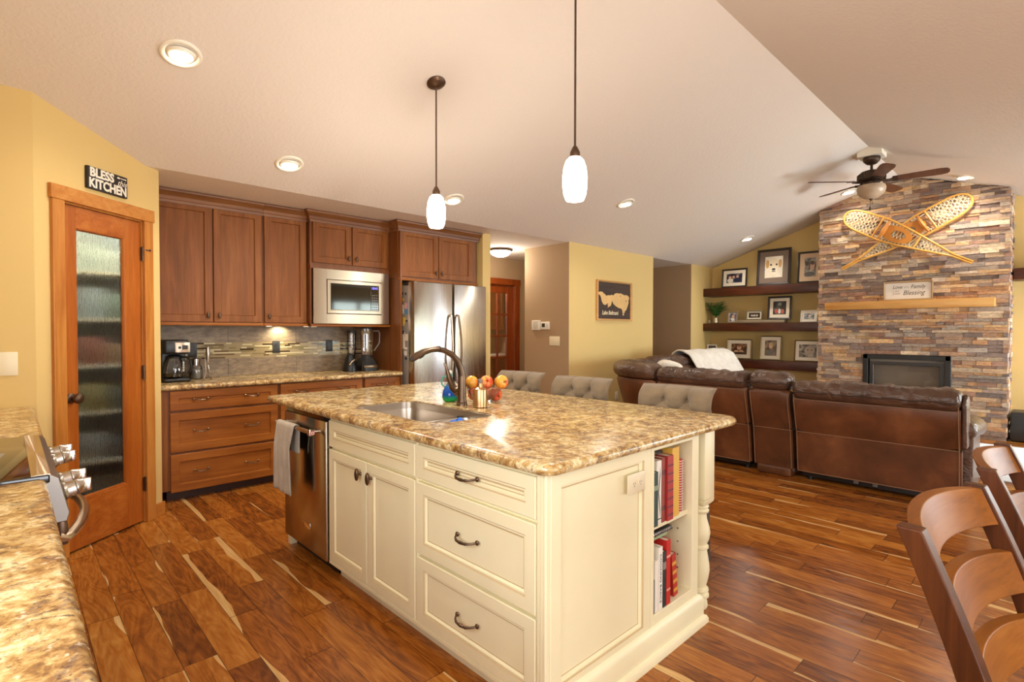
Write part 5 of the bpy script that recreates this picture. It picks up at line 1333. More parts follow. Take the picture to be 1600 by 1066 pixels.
# ------------------------------------------------------------------ shelves and what stands on them
dk = wood('dark_barn_beam', ('#2c130a', '#4a2110', '#6b3418'), 'Y', .42, 1, 8)
for lbl, y0, y1, z0, z1 in (('topmost dark beam shelf left of the stone chimney', 2.54, 4.395, 1.94, 2.08), ('middle dark beam shelf left of the stone chimney', 2.54, 4.395, 1.335, 1.47), ('lowest dark beam shelf left of the stone chimney, behind the sofa', 2.54, 4.395, .715, .853), ('dark beam shelf on the yellow wall right of the stone chimney', -.9, .42, 1.968, 2.106)):
    b = MB(); b.rbox(8.9, XW - .002, y0, y1, z0, z1, .004); single('beam_shelf', b, dk, lbl, 'shelf', 'dark beam shelves')
fblack = plain('black_frame', '#2a211c', .35); fgold = plain('bronze_gold_frame', '#8a7048', .35, .6); fsilver = plain('pewter_frame', '#8f8778', .4, .4); fwhite = plain('white_frame', '#efe8da', .4); fwood = wood('weathered_frame', ('#7a6a55', '#97866e', '#ad9c84'), 'Y', .6)
matw = plain('cream_mat', '#efe4d0', .7); matg = plain('taupe_mat', '#7d6a5c', .7); matt = plain('tan_mat', '#cfb190', .7)
def photo(label, y0, y1, zb, h, m, fw, mat, mw, art, lean=.06, x=9.05, extra=None, cat='picture frame', rz=0):
    """frame leaning back on a shelf; y0 is its right edge"""
    yc = (y0 + y1) / 2; w2 = (y1 - y0) / 2
    t = thing('framed_photo', label, cat, (x, yc, zb), 0, 'framed photos on the beam shelves')
    n = Vector((-1, 0, lean * 1.6)).normalized()
    u = Matrix.Rotation(rz, 3, 'Z') @ Vector((0, -1, 0)); n0 = Matrix.Rotation(rz, 3, 'Z') @ Vector((-1, 0, 0))
    th = math.atan(lean * 1.6)
    F = FR((x, yc, zb + .002), u, n0) @ Matrix.Rotation(-th, 4, 'X') @ Matrix.Translation((0, 0, h / 2 + .001))
    picture_frame(t, F, w2, h / 2, fw, m, .018, mat, mw, art)
    if extra: extra(t, F, w2 - fw - mw, h / 2 - fw - mw)
    return t
def blobs(specs):
    def f(t, F, w2, h2):
        for i, (px, pz, rx, rz_, col) in enumerate(specs):
            b = MB(F); b.prism([(px * w2 + rx * w2 * math.cos(2 * PI * k / 14), pz * h2 + rz_ * h2 * math.sin(2 * PI * k / 14)) for k in range(14)], -.0079 - .0003 * i, -.0074, 'xz')
            build('printed_shape', b, plain('print_tone_' + col.strip('#'), col, .5), t, angle=None)
    return f
dk_ph = photo_mat('dark_photo', 3, '#1d1714', '#3b2e28', '#5a4a40'); gr_ph = photo_mat('grey_photo', 3, '#4c463f', '#8d857a', '#c9c0b2'); wm_ph = photo_mat('warm_photo', 3, '#3a2418', '#6e4b33', '#a57f5f'); lt_ph = photo_mat('light_photo', 4, '#e3d6bd', '#eadfca', '#efe6d6')
skin = '#d7a687'
photo('black framed landscape photo of people leftmost on the top shelf', 3.70, 4.135, 2.082, .325, fblack, .028, matw, .055, photo_mat('group_photo', 2.5, '#141a30', '#3a3550', '#9c9488'), extra=blobs([(-.55, .2, .2, .3, skin), (-.1, .25, .18, .28, skin), (.4, .3, .18, .26, skin), (-.5, -.5, .4, .5, '#d8d2c6'), (.35, -.5, .5, .5, '#1b2140')]))
def dog(t, F, w2, h2):
    blobs([(0, .15, .66, .7, '#ecdcbb'), (-.72, .3, .2, .4, '#c99a58'), (.72, .3, .2, .4, '#c99a58'), (-.32, .22, .12, .1, '#4a3526'), (.32, .22, .12, .1, '#4a3526'), (0, -.3, .4, .34, '#f2e8d2'), (0, -.22, .22, .12, '#3a3030'), (0, -.42, .26, .05, '#6b5648')])(t, F, w2, h2)
photo('large black framed portrait of a pale dog in the middle of the top shelf', 3.015, 3.54, 2.082, .60, fblack, .04, matg, .085, lt_ph, extra=dog)
photo('black framed couple photo on the top shelf, cut off by the chimney', 2.42 + .13, 2.915, 2.082, .50, fblack, .03, matt, .07, gr_ph, extra=blobs([(-.55, .15, .35, .42, '#8a7a6c'), (-.55, .42, .38, .25, '#4a423a'), (.35, .1, .38, .5, '#c69b80'), (.35, .45, .4, .22, '#5b4636'), (-.1, -.72, .95, .26, '#5d5852')]))
photo('small wooden framed baby photo beside the plant on the middle shelf', 3.85, 4.02, 1.472, .195, fwood, .02, matw, .005, photo_mat('baby_photo', 2.5, '#4a4f66', '#8d8a92', '#d5c9c0'), extra=blobs([(.1, .2, .4, .4, skin), (0, -.5, .5, .35, '#e9e2da')]))
t = thing('wood_riser', 'long weathered wood riser under the middle shelf photos', 'riser', (9.06, 3.45, 1.472)); b = MB(); b.rbox(8.96, 9.1, 3.07, 3.83, 1.472, 1.52, .003); build('block', b, fwood, t)
photo('small silver framed dark group photo on the weathered riser', 3.435, 3.685, 1.522, .15, fsilver, .014, matw, .018, dk_ph, x=9.02, extra=blobs([(-.4, -.1, .2, .35, '#cfc6bc'), (0, -.1, .2, .35, '#d8d0c8'), (.45, -.1, .2, .35, '#c9c0b8')]))
photo('tall black framed family photo standing on the weathered riser', 2.99, 3.35, 1.522, .375, fblack, .03, matw, .05, photo_mat('family_photo', 2, '#232629', '#4a4a46', '#77746c'), x=9.03, extra=blobs([(-.5, -.5, .22, .35, '#c85a52'), (0, -.5, .2, .4, '#e4dcd2'), (.5, -.55, .22, .35, '#c4665a'), (0, .55, .3, .25, '#8f9490')]))
photo('white framed photo tilted back at the right end of the middle shelf', 2.62, 2.86, 1.472, .19, fwhite, .03, matw, .018, photo_mat('small_grey_photo', 3, '#5b626a', '#9aa0a4', '#d0ccc4'), lean=.16, extra=blobs([(.1, .1, .3, .4, '#e0cfc0')]))
photo('gilt framed child photo leftmost of the three on the lowest shelf', 3.615, 4.035, .855, .34, fgold, .018, matw, .06, wm_ph, extra=blobs([(0, .25, .3, .42, skin), (0, .65, .3, .2, '#8a5a38'), (-.35, -.5, .3, .3, skin), (.3, -.5, .3, .3, skin), (0, -.75, .8, .2, '#3a261a')]))
photo('gilt framed child portrait, middle of the three on the lowest shelf', 3.142, 3.474, .855, .40, fgold, .018, matw, .055, photo_mat('child_portrait', 3, '#5a4a3e', '#8a765f', '#b39c80'), extra=blobs([(0, .25, .34, .36, '#e0b798'), (0, .55, .35, .16, '#c9ae88'), (0, -.6, .6, .38, '#7d7470')]))
photo('pewter framed grey baby close-up on the lowest shelf beside the chimney', 2.56, 2.945, .855, .335, fgold, .016, matw, .05, gr_ph, extra=blobs([(.2, .05, .6, .7, '#b9ab9a'), (0, .15, .1, .08, '#4a4038'), (.45, .15, .1, .08, '#4a4038')]))
photo('small dark photo frame at the far left end of the lowest shelf', 4.22, 4.385, .855, .24, fwhite, .02, None, .004, dk_ph, x=9.05, rz=.25)
photo('small white photo frame second from the left end of the lowest shelf', 4.06, 4.19, .855, .19, fwhite, .014, None, .004, gr_ph, x=9.0, rz=.1)
# plant
t = thing('potted_fern', 'small green fern in a silver pot on the middle shelf', 'plant', (9.05, 4.235, 1.472))
b = MB(); b.lathe([(.035, 1.473), (.045, 1.478), (.048, 1.52), (.04, 1.56), (.043, 1.572), (.036, 1.572)], (9.05, 4.235, 0), 20); build('pot', b, plain('silver_pot', '#b9ad98', .25, .8), t)
b = MB(); rnd = random.Random(5)
for k in range(36):
    a = rnd.uniform(0, 2 * PI); L = rnd.uniform(.2, .3); up = rnd.uniform(.9, 1.9)
    dv = Vector((math.cos(a) * .7, math.sin(a), 0)); base = Vector((9.05, 4.235, 1.57)); pts = []
    for i in range(8):
        s = i / 7; pts.append(base + dv * (L * s * .8) + Vector((0, 0, L * (up * s - .95 * s * s * (.45 + up * .38)) + .09 * s)))
    b.tube(pts, .0018, 4)
    for i in range(1, 8):
        tg = (pts[i] - pts[i - 1]).normalized(); sd = tg.cross(Vector((0, 0, 1))).normalized(); w_ = .07 * (1 - abs(i / 7 - .35)) 
        for sg in (-1, 1):
            tip = pts[i] + sd * sg * w_ + tg * .02 - Vector((0, 0, .008)); b.quad(pts[i] - tg * .008, pts[i] + sd * sg * w_ * .5 - tg * .004, tip, pts[i] + sd * sg * w_ * .5 + tg * .014)
[setattr(v_.co, 'y', min(v_.co.y, 4.388)) for v_ in b.bm.verts]; build('fronds', b, plain('fern_green', '#3e6b2a', .5, var=.35), t, angle=None)
b = MB(); b.lathe([(.02, 1.473), (.022, 1.5), (.012, 1.53), (.001, 1.54)], (9.0, 4.33, 0), 14); single('shelf_ornament', b, fwood, 'small brown ornament in the corner beside the fern', 'ornament')

# wood lake map on the yellow wall
MF = FR((6.215, 4.399, 1.758), (1, 0, 0), (0, -1, 0))
t = thing('lake_map_picture', 'pale wood framed Lake Beltrami map on the yellow wall', 'picture', (6.215, 4.39, 1.48))
picture_frame(t, MF, .415, .278, .024, wood('pale_map_frame', ('#c08a4a', '#d7a565', '#e2b87e'), 'X', .45), .035, None, 0, wood('dark_map_board', ('#2f221b', '#43332a', '#56443a'), 'X', .5))
def mp(x, y): return ((x - 535) / 650 * .80, (515 - y) / 740 * .50)
lake = [(218, 375), (235, 355), (270, 340), (305, 345), (325, 370), (355, 390), (380, 420), (420, 400), (440, 410), (485, 388), (515, 405), (540, 365), (580, 345), (625, 352), (660, 345), (700, 365), (735, 380), (780, 370), (815, 395), (835, 440), (815, 480), (820, 540), (800, 610), (775, 690), (745, 720), (735, 765), (700, 760), (690, 690), (650, 655), (635, 665), (590, 640), (545, 610), (510, 570), (490, 510), (478, 560), (465, 620), (430, 640), (408, 665), (415, 620), (400, 595), (425, 580), (395, 575), (360, 612), (320, 590), (295, 540), (285, 480), (270, 430), (245, 405)]
b = MB(MF); b.prism([mp(*p) for p in lake], -.012, -.006, 'xz'); build('lake_shape', b, plain('pale_lake_wood', '#e0b676', .5, var=.08), t, angle=None)
b = MB(MF); b.prism([mp(*p) for p in ((700, 770), (720, 770), (728, 800), (715, 818), (703, 800))], -.012, -.006, 'xz'); build('lake_tip', b, plain('pale_lake_wood_tip', '#e8c88e', .5), t, angle=None)
b = MB(MF); b.prism([mp(*p) for p in ((640, 395), (655, 395), (660, 412), (645, 418))], -.0128, -.011, 'xz'); b.prism([mp(*p) for p in ((760, 485), (778, 490), (775, 515), (762, 512))], -.0128, -.011, 'xz'); build('islands', b, fblack, t, angle=None)
text_mesh('lettering', 'Lake Beltrami', .08, MF @ Matrix.Translation((mp(458, 0)[0], -.008, mp(0, 768)[1])), plain('map_lettering', '#ecd9b0', .5), t, ext=.0008, shear=.2, width=.385, bold=.0015)

# ------------------------------------------------------------------ ceiling fan
FX, FY = 7.24, 1.55
t = thing('ceiling_fan', 'bronze ceiling fan with five wooden blades and glass bowl light', 'ceiling fan', (FX, FY, ZR))
b = MB(); b.prism([(-.12, -.09), (.12, -.09), (.12, -.036), (0, .004), (-.12, -.036)], FX - .12, FX + .12, 'yz')
b.bm.transform(Matrix.Translation((0, FY, ZR))); build('mounting_block', b, M_['white_paint'], t)
b = MB(); zf = ZR - .09; b.lathe([(.085, 0), (.088, -.02), (.08, -.045), (.05, -.075), (.02, -.085)], (FX, FY, zf), 28); build('canopy', b, M_['fanbronze'], t)
b = MB(); b.cyl((FX, FY, zf - .07), (FX, FY, 3.165), .014, n=14); build('downrod', b, M_['fanbronze'], t)
b = MB(); b.lathe([(.02, 3.2), (.07, 3.185), (.105, 3.175), (.13, 3.15), (.14, 3.11), (.14, 3.085), (.12, 3.065), (.08, 3.055), (.08, 3.02), (.07, 3.0)], (FX, FY, 0), 36)
for k in range(28):
    a = 2 * PI * k / 28; b.box(-.003, .003, .128, .143, 3.088, 3.15) if False else b.tube([(FX + .137 * math.cos(a), FY + .137 * math.sin(a), 3.09), (FX + .135 * math.cos(a), FY + .135 * math.sin(a), 3.145)], .006, 5)
build('motor_housing', b, M_['fanbronze'], t)
bw = wood('walnut_blade', ('#3a1d10', '#573020', '#6e4130'), 'X', .4)
for k in range(5):
    a = R_(133 + 72 * k)
    M = Matrix.Translation((FX, FY, 3.065)) @ Matrix.Rotation(a, 4, 'Z') @ Matrix.Rotation(R_(-13), 4, 'X')
    b = MB(M); b.tube([(.11, 0, -.005), (.16, 0, -.012), (.21, 0, -.006)], [.02, .014, .016], 8); b.prism([(.19, -.035), (.25, -.05), (.25, .05), (.19, .035)], -.012, -.006); arm = build('blade_arm', b, M_['fanbronze'], t)
    b = MB(M); b.prism([(.20, -.052), (.40, -.064), (.62, -.072), (.68, -.06), (.70, -.03), (.70, .03), (.68, .06), (.62, .072), (.40, .064), (.20, .052)], -.006, .003); build('blade', b, bw, t, bev=.002)
b = MB(); b.lathe([(.09, 3.02), (.135, 3.015), (.145, 2.985), (.138, 2.95), (.115, 2.91), (.075, 2.878), (.03, 2.866), (.001, 2.865)], (FX, FY, 0), 36)
build('glass_bowl', b, plain('amber_scavo_glass', '#b9a084', .35, var=.15), t, angle=50)
b = MB(); b.lathe([(.02, 2.868), (.016, 2.855), (.006, 2.845), (.001, 2.838)], (FX, FY, 0), 16); build('finial', b, M_['fanbronze'], t)
b = MB(); b.cyl((FX, FY + .01, 2.845), (FX, FY + .01, 2.77), .0018, n=6); b.lathe([(.004, 0), (.009, .01), (.009, .035), (.004, .045)], (FX, FY + .01, 2.73), 10); build('pull_chain', b, M_['fanbronze'], t)
# subwoofer and rug
t = thing('subwoofer', 'black subwoofer with round port on the floor right of the chimney', 'speaker', (8.9, .2, 0))
b = MB(); b.rbox(8.74, 9.12, -.0, .42, .012, .36, .02, 3); build('cabinet', b, M_['dkgrey'], t)
b = MB(); b.lathe([(.085, .0), (.09, .006), (.075, .008), (.06, -.01), (.05, -.05)], (8.742, .2, .13), 28, (-1, 0, 0)); build('port', b, M_['blackgloss'], t)
b = MB(); b.cyl((8.741, .27, .27), (8.738, .27, .27), .008, n=10); build('power_led', b, M_['redled'], t)
b = MB()
for x in (8.78, 9.08):
    for y in (.04, .38): b.cyl((x, y, 0), (x, y, .014), .015, n=10)
build('feet', b, M_['black'], t)
b = MB(); b.rbox(6.35, 8.3, -1.2, 1.9, .001, .014, .004); single('area_rug', b, fabric('pale_rug_pile', '#c9ccd2', '#dfe0e2', 120), 'pale area rug on the floor between sofa and fireplace', 'rug')
# ------------------------------------------------------------------ sectional sofa
def sweep(path, prof, name, mt, parent, ends=0, endr=.0, angle=60, wob=None, nsub=1):
    """sweep prof [(inward d, z)] along plan path [(x, y)]; inward is to the right of travel... given as normals"""
    P = [Vector((p[0], p[1], 0)) for p in path]; n = len(P); L = []
    tot = sum((P[i + 1] - P[i]).length for i in range(n - 1)); acc = 0
    cx = sum(d for d, z in prof) / len(prof); cz = sum(z for d, z in prof) / len(prof)
    for i in range(n):
        if i: acc += (P[i] - P[i - 1]).length
        tg = (P[min(i + 1, n - 1)] - P[max(i - 1, 0)]).normalized(); nr = Vector((-tg.y, tg.x, 0))
        e = 1.0
        if ends:
            q = min(acc, tot - acc) / ends
            if q < 1: e = 1 - (1 - math.sqrt(max(0, 1 - (1 - q) ** 2))) * endr
        lp = []
        for j, (d, z) in enumerate(prof):
            dd, zz = cx + (d - cx) * e, cz + (z - cz) * e
            if wob: w = wob(acc, j); dd += w[0]; zz += w[1]
            lp.append(P[i] + nr * dd + Vector((0, 0, zz)))
        L.append(lp)
    b = MB(); b.loft(L); return build(name, b, mt, parent, angle=angle)
sofa = thing('sectional_sofa', 'large brown leather reclining sectional sofa seen from behind', 'sofa', (5.8, 2.2, 0))
LB, LT_ = M_['leather_back'], M_['leather_top']
def line(a, b_, n): return [(a[0] + (b_[0] - a[0]) * i / (n - 1), a[1] + (b_[1] - a[1]) * i / (n - 1)) for i in range(n)]
BX = 4.97
# profiles: d = distance from the outer top line towards the seat
UPP = [(.115, .44), (.075, .56), (.04, .68), (.015, .78), (.03, .815), (.09, .83), (.16, .80), (.18, .44)]
LOW = [(.165, .075), (.14, .26), (.117, .437), (.13, .445), (.2, .445), (.25, .075)]
def cush(h, seed, fat=1.0):
    return [(.05, h - .165), (.012, h - .16), (-.012, h - .14), (-.024, h - .115), (-.030, h - .09), (-.026, h - .062), (-.012, h - .034), (.014, h - .013), (.05, h - .003), (.095, h), (.145, h - .002), (.19, h - .012), (.23, h - .032), (.255, h - .062), (.262, h - .1), (.252, h - .14), (.22, h - .17), (.13, h - .18)]
def wob(seed, amp=.009):
    def f(s, j):
        if j < 2 or j > 15: return (0, 0)
        t = 1.0 if 4 < j < 14 else .45
        v = (noise.noise(Vector((s * 15 + seed, j * .16, seed))) * amp + noise.noise(Vector((s * 34 + seed, j * .22, seed + 5))) * amp * .55) * t
        return (-v * .5 if j < 8 else v * .3, v)
    return f
def welt(x, y0, y1, h):
    b = MB(); n = 24
    b.tube([(x - .0335 + .006 * math.exp(-min(i, n - i) * 1.2), y0 + (y1 - y0) * (.02 + .96 * i / n), h - .098 + .004 * math.sin(i * 1.3)) for i in range(n + 1)], .004, 6)
    build('cushion_welt', b, M_['weltdark'], sofa)
def back_section(y0, y1, h, seed, x=BX, mech=True, nm='back'):
    """straight section, travelling towards -Y so that inward is... """
    up = line((x, y0), (x, y1), 14)
    UP = [(d, z * 1.0 + (h - .955) * max(0, (z - .44) / .4)) for d, z in UPP]
    p = sweep(up, UP, 'back_panel', LB, sofa, .03, .12, 50)
    sweep(up, LOW, 'lower_back_panel', LB, sofa, .03, .06, 50)
    sweep(line((x, y0 - .0), (x, y1 + .0), 64), cush(h, seed), 'headrest_cushion', LT_, sofa, .07, .42, 70, wob(seed, .017)); welt(x, y0, y1, h)
    # front cushions and seat, hidden from here
    sweep(line((x, y0), (x, y1), 12), [(.2, .45), (.17, .8), (.27, .84), (.40, .70), (.46, .46)], 'back_cushion', LT_, sofa, .05, .3, 70)
    sweep(line((x, y0), (x, y1), 12), [(.3, .2), (.3, .46), (1.02, .49), (1.08, .44), (1.06, .12), (.9, .1)], 'seat_cushion', LT_, sofa, .05, .1, 60)
    # piping along the panel edges
    b = MB()
    for zz in ((.155, .085), (.12, .44), (.02, .78 + (h - .955) * .8)):
        b.tube([(x + zz[0] - .008, y0 - .01, zz[1]), (x + zz[0] - .008, y1 + .01, zz[1])], .0035, 5)
    for yy in (y0 - .012, y1 + .012):
        b.tube([(x + d - .006, yy, z) for d, z in ((.155, .085), (.132, .26), (.108, .44), (.07, .56), (.035, .68), (.012, .78))], .0035, 5)
    build('seam_piping', b, M_['stitch'], sofa)
    if mech:
        b = MB(); b.box(x + .2, x + .95, y1 + .03, y0 - .03, .035, .10); build('base_frame', b, M_['black'], sofa)
        b = MB()
        for f in (.38, .5):
            yy = y0 + (y1 - y0) * f; b.rbox(x + .19, x + .205, yy - .035, yy + .0, .045, .075, .003)
        build('base_bracket', b, M_['greyp'], sofa)
        b = MB()
        for yy in (y0 - .08, y1 + .08):
            for xx in (x + .26, x + .9): b.cyl((xx, yy, 0), (xx, yy, .04), .025, n=10)
        build('foot', b, M_['black'], sofa)
back_section(1.635, .50, .905, 2)            # right loveseat section (y decreasing: inward is +X)
back_section(2.975, 2.035, .955, 3)
# console wedge between them
cy0, cy1 = 2.01, 1.665
sweep(line((BX, cy0), (BX, cy1), 10), [(d, z * .985) for d, z in UPP], 'console_back_panel', LB, sofa, .03, .12, 50)
sweep(line((BX, cy0), (BX, cy1), 8), LOW, 'console_lower_panel', LB, sofa, .03, .06, 50)
sweep(line((BX, cy0), (BX, cy1), 26), cush(.965, 5), 'console_cushion', LT_, sofa, .09, .5, 70, wob(5, .017)); welt(BX, cy0, cy1, .965)
b = MB(); b.box(BX + .2, BX + .98, cy1, cy0, .03, .58); build('console_box', b, LT_, sofa, bev=.03, seg=3)
b = MB(); b.rbox(BX + .155, BX + .3, cy1 + .02, cy0 - .02, .0, .085, .02, 3); build('console_skirt', b, LB, sofa)
b = MB()
for yy in (cy0 - .012, cy1 + .012): b.tube([(BX + d - .006, yy, z) for d, z in ((.155, .085), (.132, .26), (.108, .44), (.07, .56), (.035, .68), (.012, .78))], .0035, 5)
b.tube([(BX + .107, cy0, .44), (BX + .107, cy1, .44)], .0035, 5); build('seam_piping', b, M_['stitch'], sofa)
# curved corner wedge, then the far run along the map wall
cxc, cyc, rr = BX + .75, 3.1, .75
arc = [(BX, 3.0), (BX, 3.05)] + [(cxc - rr * math.cos(R_(a)), cyc + rr * math.sin(R_(a))) for a in range(0, 91, 9)] + [(cxc + .12 * k, cyc + rr) for k in range(1, 4)]
arc = arc[::-1]
sweep(arc, [(d, z * .985) for d, z in UPP], 'corner_back_panel', LB, sofa, .03, .12, 50)
sweep(arc, LOW, 'corner_lower_panel', LB, sofa, .03, .06, 50)
def dens(p, n):
    out = []
    for i in range(len(p) - 1):
        for k in range(n): out.append((p[i][0] + (p[i + 1][0] - p[i][0]) * k / n, p[i][1] + (p[i + 1][1] - p[i][1]) * k / n))
    return out + [p[-1]]
sweep(dens(arc, 3), cush(.975, 9), 'corner_cushion', LT_, sofa, .08, .4, 70, wob(9, .017))
b = MB(); b.prism([(BX + .25, 3.0), (BX + 1.2, 3.0), (cxc + .36, 3.1), (cxc + .36, cyc + .45), (cxc, cyc + .46), (BX + .45, 3.5), (BX + .27, 3.25)], .04, .47); build('corner_seat', b, LT_, sofa, bev=.03)
far = line((8.45, cyc + rr), (cxc + .38, cyc + rr), 14)
sweep(far, UPP, 'back_panel', LB, sofa, .03, .12, 50); sweep(far, LOW, 'lower_back_panel', LB, sofa, .03, .06, 50)
sweep(line((8.45, cyc + rr), (cxc + .38, cyc + rr), 44), cush(1.0, 12), 'headrest_cushion', LT_, sofa, .1, .5, 70, wob(12, .014))
sweep(line((8.45, cyc + rr), (cxc + .38, cyc + rr), 14), [(.2, .45), (.17, .8), (.27, .86), (.40, .70), (.46, .46)], 'back_cushion', LT_, sofa, .05, .3, 70)
sweep(line((8.45, cyc + rr), (cxc + .38, cyc + rr), 14), [(.3, .05), (.3, .46), (1.02, .49), (1.08, .44), (1.06, .05)], 'seat_cushion', LT_, sofa, .05, .1, 60)
# right arm
b = MB(); b.loft([[(BX + .24 + .0, .66, .05), (BX + 1.02, .66, .05), (BX + 1.02, .66, .50), (BX + .24, .66, .56)], [(BX + .24, .445, .05), (BX + 1.02, .47, .05), (BX + 1.02, .47, .50), (BX + .24, .445, .56)]]); build('arm_panel', b, LT_, sofa, bev=.02, seg=3)
b = MB(); pts = []
b.loft([[(x, .535 + .115 * math.cos(2 * PI * k / 18) * s, z + .095 * math.sin(2 * PI * k / 18) * s) for k in range(18)] for x, z, s in ((BX + .20, .575, .55), (BX + .23, .58, .9), (BX + .35, .58, 1.0), (BX + .7, .56, 1.03), (BX + .95, .53, 1.0), (BX + 1.05, .51, .8), (BX + 1.08, .50, .5))]); build('arm_pad', b, LT_, sofa, angle=70)
b = MB(); b.loft([[(BX + d, y, z) for d, z in ((.10, .46), (.05, .68), (.03, .80), (.12, .87), (.22, .84), (.3, .6), (.28, .46))] for y in (.50, .485, .468)]); build('back_end_panel', b, LT_, sofa, bev=.015, seg=3)
b = MB(); b.rbox(BX + .5, BX + .54, .448, .462, .36, .42, .006); build('recline_handle', b, M_['black'], sofa)
# throw and pillow
def throw_fn(u, v):
    x = 6.85 + 1.4 * u + .02 * math.sin(v * 9); s = v * 1.35; yb = cyc + rr
    if s < .42: y, z = yb + .05 - .06, .60 + s
    q = [(yb + .035, .62), (yb + .03, .90), (yb - .01, 1.0), (yb - .09, 1.045), (yb - .18, 1.035), (yb - .275, .985), (yb - .345, .86), (yb - .42, .72), (yb - .5, .56)]
    i = min(int(v * 8), 7); f = v * 8 - i
    y = q[i][0] + (q[i + 1][0] - q[i][0]) * f; z = q[i][1] + (q[i + 1][1] - q[i][1]) * f
    return (x, y, z + .006 * math.sin(u * 17 + v * 3) + .004)
b = MB(); b.grid(throw_fn, 30, 40)
o = single('throw_blanket', b, fabric('white_throw', '#d9cfbe', '#efe7da', 40), 'cream patterned throw draped over the far sofa back', 'blanket', angle=80); so = o.modifiers.new('thick', 'SOLIDIFY'); so.thickness = .018; so.offset = 1
b = MB(Matrix.Translation((5.86, 3.33, .85)) @ Euler((.5, .25, -.8)).to_matrix().to_4x4()); b.ell((0, 0, 0), .17, .06, .13, 20, 12, .7, .7)
single('throw_pillow', b, fabric('white_pillow', '#d8cbb8', '#f0e8da', 90), 'white pillow peeking above the corner of the brown sofa', 'pillow', angle=80)

# ------------------------------------------------------------------ tufted counter stools
gfab = fabric('grey_linen', '#685843', '#877459', 320)
dlegs = wood('dark_stool_leg', ('#2b1a10', '#3d2819', '#523724'), 'Z', .4)
def make_stool():
    t = thing('counter_stool', 'x', 'stool', (0, 0, 0), 0, 'tufted grey counter stools')
    # local: back towards +X, width along Y, seat faces -X
    b = MB(); Wd = .235
    btn = [(-.075, .915), (.075, .915), (-.15, .835), (0, .835), (.15, .835), (-.075, .755), (.075, .755)]
    def surf(side):
        def fn(u, v):
            y = (u - .5) * 2 * Wd * (1 - .05 * (1 - v)); z = .60 + .40 * v
            x = .18 + .05 * v + .035 * (2 * u - 1) ** 2 * -1
            roll = max(0, v - .80) / .2
            x += .045 * roll ** 2
            if side == 0:
                x -= .045 * (1 - roll ** 2 * .35); d = 0
                for by, bz in btn:
                    r2 = (y - by) ** 2 + (z - bz) ** 2; d += .03 * math.exp(-r2 / .0012)
                for (y0, z0), (y1, z1) in CRS:
                    dx, dz = y1 - y0, z1 - z0; L2 = dx * dx + dz * dz; q = max(0, min(1, ((y - y0) * dx + (z - z0) * dz) / L2)); r2 = (y - y0 - q * dx) ** 2 + (z - z0 - q * dz) ** 2
                    d += .012 * math.exp(-r2 / .00009)
                edge = min(1, min(u, 1 - u) / .09, (1 - v) / .09 + .0)
                x += d + .045 * (1 - math.sqrt(max(0, 1 - (1 - max(0, edge)) ** 2)))
            return (x, y, z + (0 if side else 0))
        return fn
    CRS = [((-.075, .915), (-.15, .835)), ((-.075, .915), (0, .835)), ((.075, .915), (0, .835)), ((.075, .915), (.15, .835)), ((-.15, .835), (-.075, .755)), ((0, .835), (-.075, .755)), ((0, .835), (.075, .755)), ((.15, .835), (.075, .755)), ((-.075, .915), (-.08, 1.0)), ((.075, .915), (.08, 1.0)), ((-.15, .835), (-.235, .87)), ((.15, .835), (.235, .87))]
    nu, nv = 66, 58
    g0 = b.grid(surf(0), nu, nv); g1 = b.grid(surf(1), nu, nv)
    for i in range(nu - 1):
        for j in (0, nv - 1): b.f([g0[i][j], g0[i + 1][j], g1[i + 1][j], g1[i][j]])
    for j in range(nv - 1):
        for i in (0, nu - 1): b.f([g0[i][j], g0[i][j + 1], g1[i][j + 1], g1[i][j]])
    build('tufted_backrest', b, gfab, t, angle=75)
    f0 = surf(0)
    for by, bz in btn:
        p = f0((by / Wd + 1) / 2, (bz - .6) / .4); bb_ = MB(); bb_.ell((p[0] - .002, by, bz), .007, .011, .011, 12, 8); build('button', bb_, gfab, t)
    b = MB(); b.rbox(-.24, .20, -.235, .235, .56, .66, .035, 4); build('seat', b, gfab, t, angle=60)
    for sx in (-.2, .19):
        for sy in (-.19, .19):
            b = MB(); b.loft([[(sx * k + dx * r, sy * k + dy * r, z) for dx, dy in ((-1, -1), (1, -1), (1, 1), (-1, 1))] for z, k, r in ((0, 1.08, .014), (.57, 1.0, .022))]); build('leg', b, dlegs, t, bev=.003)
    b = MB()
    for z, q in ((.2, ((-.205, -.195, -.205, .195),)), (.27, ((.2, -.195, .2, .195), (-.2, -.197, .2, -.197), (-.2, .197, .2, .197)))):
        for x0, y0, x1, y1 in q: b.tube([(x0, y0, z), (x1, y1, z)], .011, 8)
    build('foot_rail', b, dlegs, t)
    return t
st = make_stool()
st['label'] = 'grey tufted counter stool at the island corner nearest the turned post'
st.location = (2.70, 1.60, 0); st.rotation_euler = (0, 0, R_(2))
dup(st, (2.745, 2.345, 0), R_(6), 'grey tufted counter stool in the middle of the three along the island')
dup(st, (2.79, 3.02, 0), R_(4), 'grey tufted counter stool farthest along the island, beyond the apples')

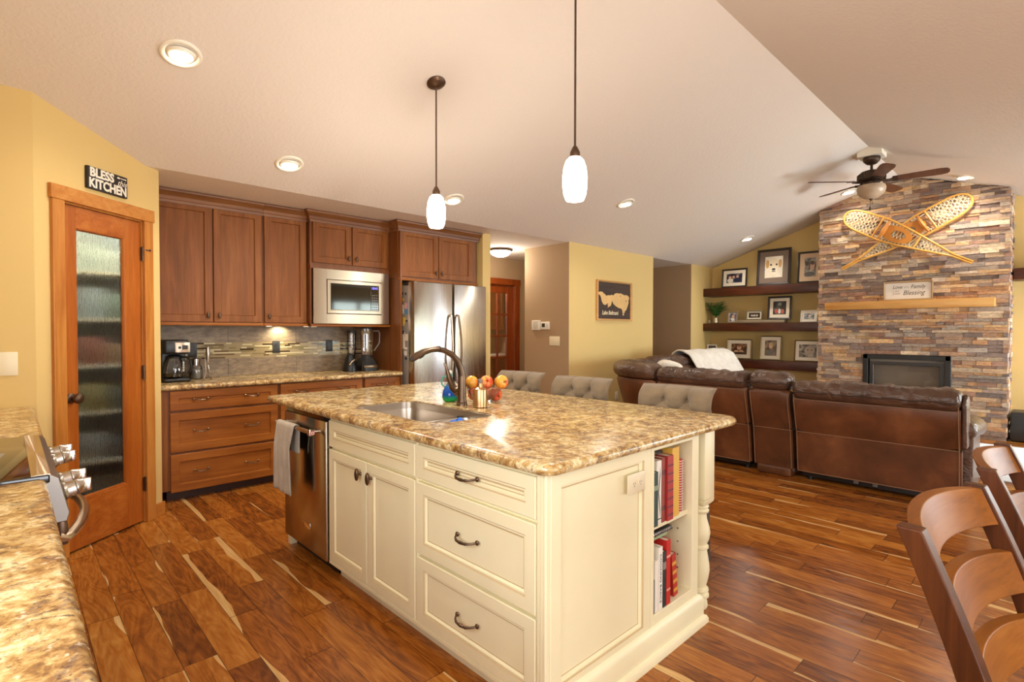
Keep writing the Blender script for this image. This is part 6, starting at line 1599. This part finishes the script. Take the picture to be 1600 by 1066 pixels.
# ------------------------------------------------------------------ dining chairs
dw = wood('dark_oak_chair', ('#301607', '#47230c', '#5f3213'), 'Z', .4, 1, 22, .05, .0, .25); dwx = wood('oak_slat', ('#5f3410', '#834c18', '#9a6024'), 'X', .42, 1, 14, .04, .0, .22)
CW = .248
CTOP = .932
def make_chair(lbl):
    t = thing('dining_chair', lbl, 'chair', (0, 0, 0), 0, 'ladder back dining chairs')
    # local: width along X, back at +Y leaning to +Y, seat towards -Y
    def by(z):  # rear post centre line
        if z < .46: return .20 - .05 * (.46 - z) * -1.2 * 0 + (.46 - z) ** 2 * .25
        return .20 + .02 * (z - .46) + .40 * (z - .46) ** 1.35
    for sx in (-1, 1):
        b = MB(); L = []
        for k in range(17):
            z = CTOP * k / 16; y = by(z); hw = .0185; d = .026 if z < .6 else .026 - .004 * (z - .6) / .37
            L.append([(sx * CW - hw, y - d, z), (sx * CW + hw, y - d, z), (sx * CW + hw, y + d, z), (sx * CW - hw, y + d, z)])
        b.loft(L); build('rear_leg', b, dw, t, angle=30, bev=.004)
    for z0, z1, tk in ((.842, .926, .026), (.692, .782, .026), (.552, .640, .026)):
        b = MB(); L = []
        for k in range(21):
            s = -1 + 2 * k / 20; x = s * (CW - .012); bow = .048 * (1 - s * s)
            arch = .012 * (1 - s * s)
            L.append([(x, by(z0) + bow - tk / 2 - .004, z0 + arch * .4), (x, by(z1) + bow - tk / 2 - .004, z1 + arch), (x, by(z1) + bow + tk / 2 - .004, z1 + arch), (x, by(z0) + bow + tk / 2 - .004, z0 + arch * .4)])
        b.loft(L); build('back_slat', b, dwx, t, angle=40, bev=.003)
    b = MB(); L = []
    b.rbox(-.24, .24, -.26, .215, .44, .475, .012, 3); build('seat', b, dwx, t)
    for sx in (-1, 1):
        b = MB(); b.loft([[(sx * .215 + dx * r, -.225 + dy * r, z) for dx, dy in ((-1, -1), (1, -1), (1, 1), (-1, 1))] for z, r in ((0, .016), (.44, .021))]); build('front_leg', b, dw, t, bev=.003)
    b = MB(); b.box(-.21, .21, -.235, -.215, .38, .44)
    for sx in (-1, 1): b.box(sx * .215 - .01, sx * .215 + .01, -.22, .2, .38, .44)
    build('apron', b, dw, t, bev=.002)
    b = MB()
    for sx in (-1, 1): b.tube([(sx * .222, -.22, .18), (sx * .23, .2, .18)], .011, 8)
    b.tube([(-.222, 0, .18), (.222, 0, .18)], .011, 8); build('stretcher', b, dw, t)
    return t
c1 = make_chair('dark oak ladder-back dining chair nearest in the bottom right corner')
c1.location = CH1; c1.rotation_euler = (0, 0, R_(CHR))
dup(c1, CH2, R_(CHR2), 'dark oak ladder-back dining chair just behind the nearest one')
# dining table the chairs are drawn up to (mostly outside the frame)
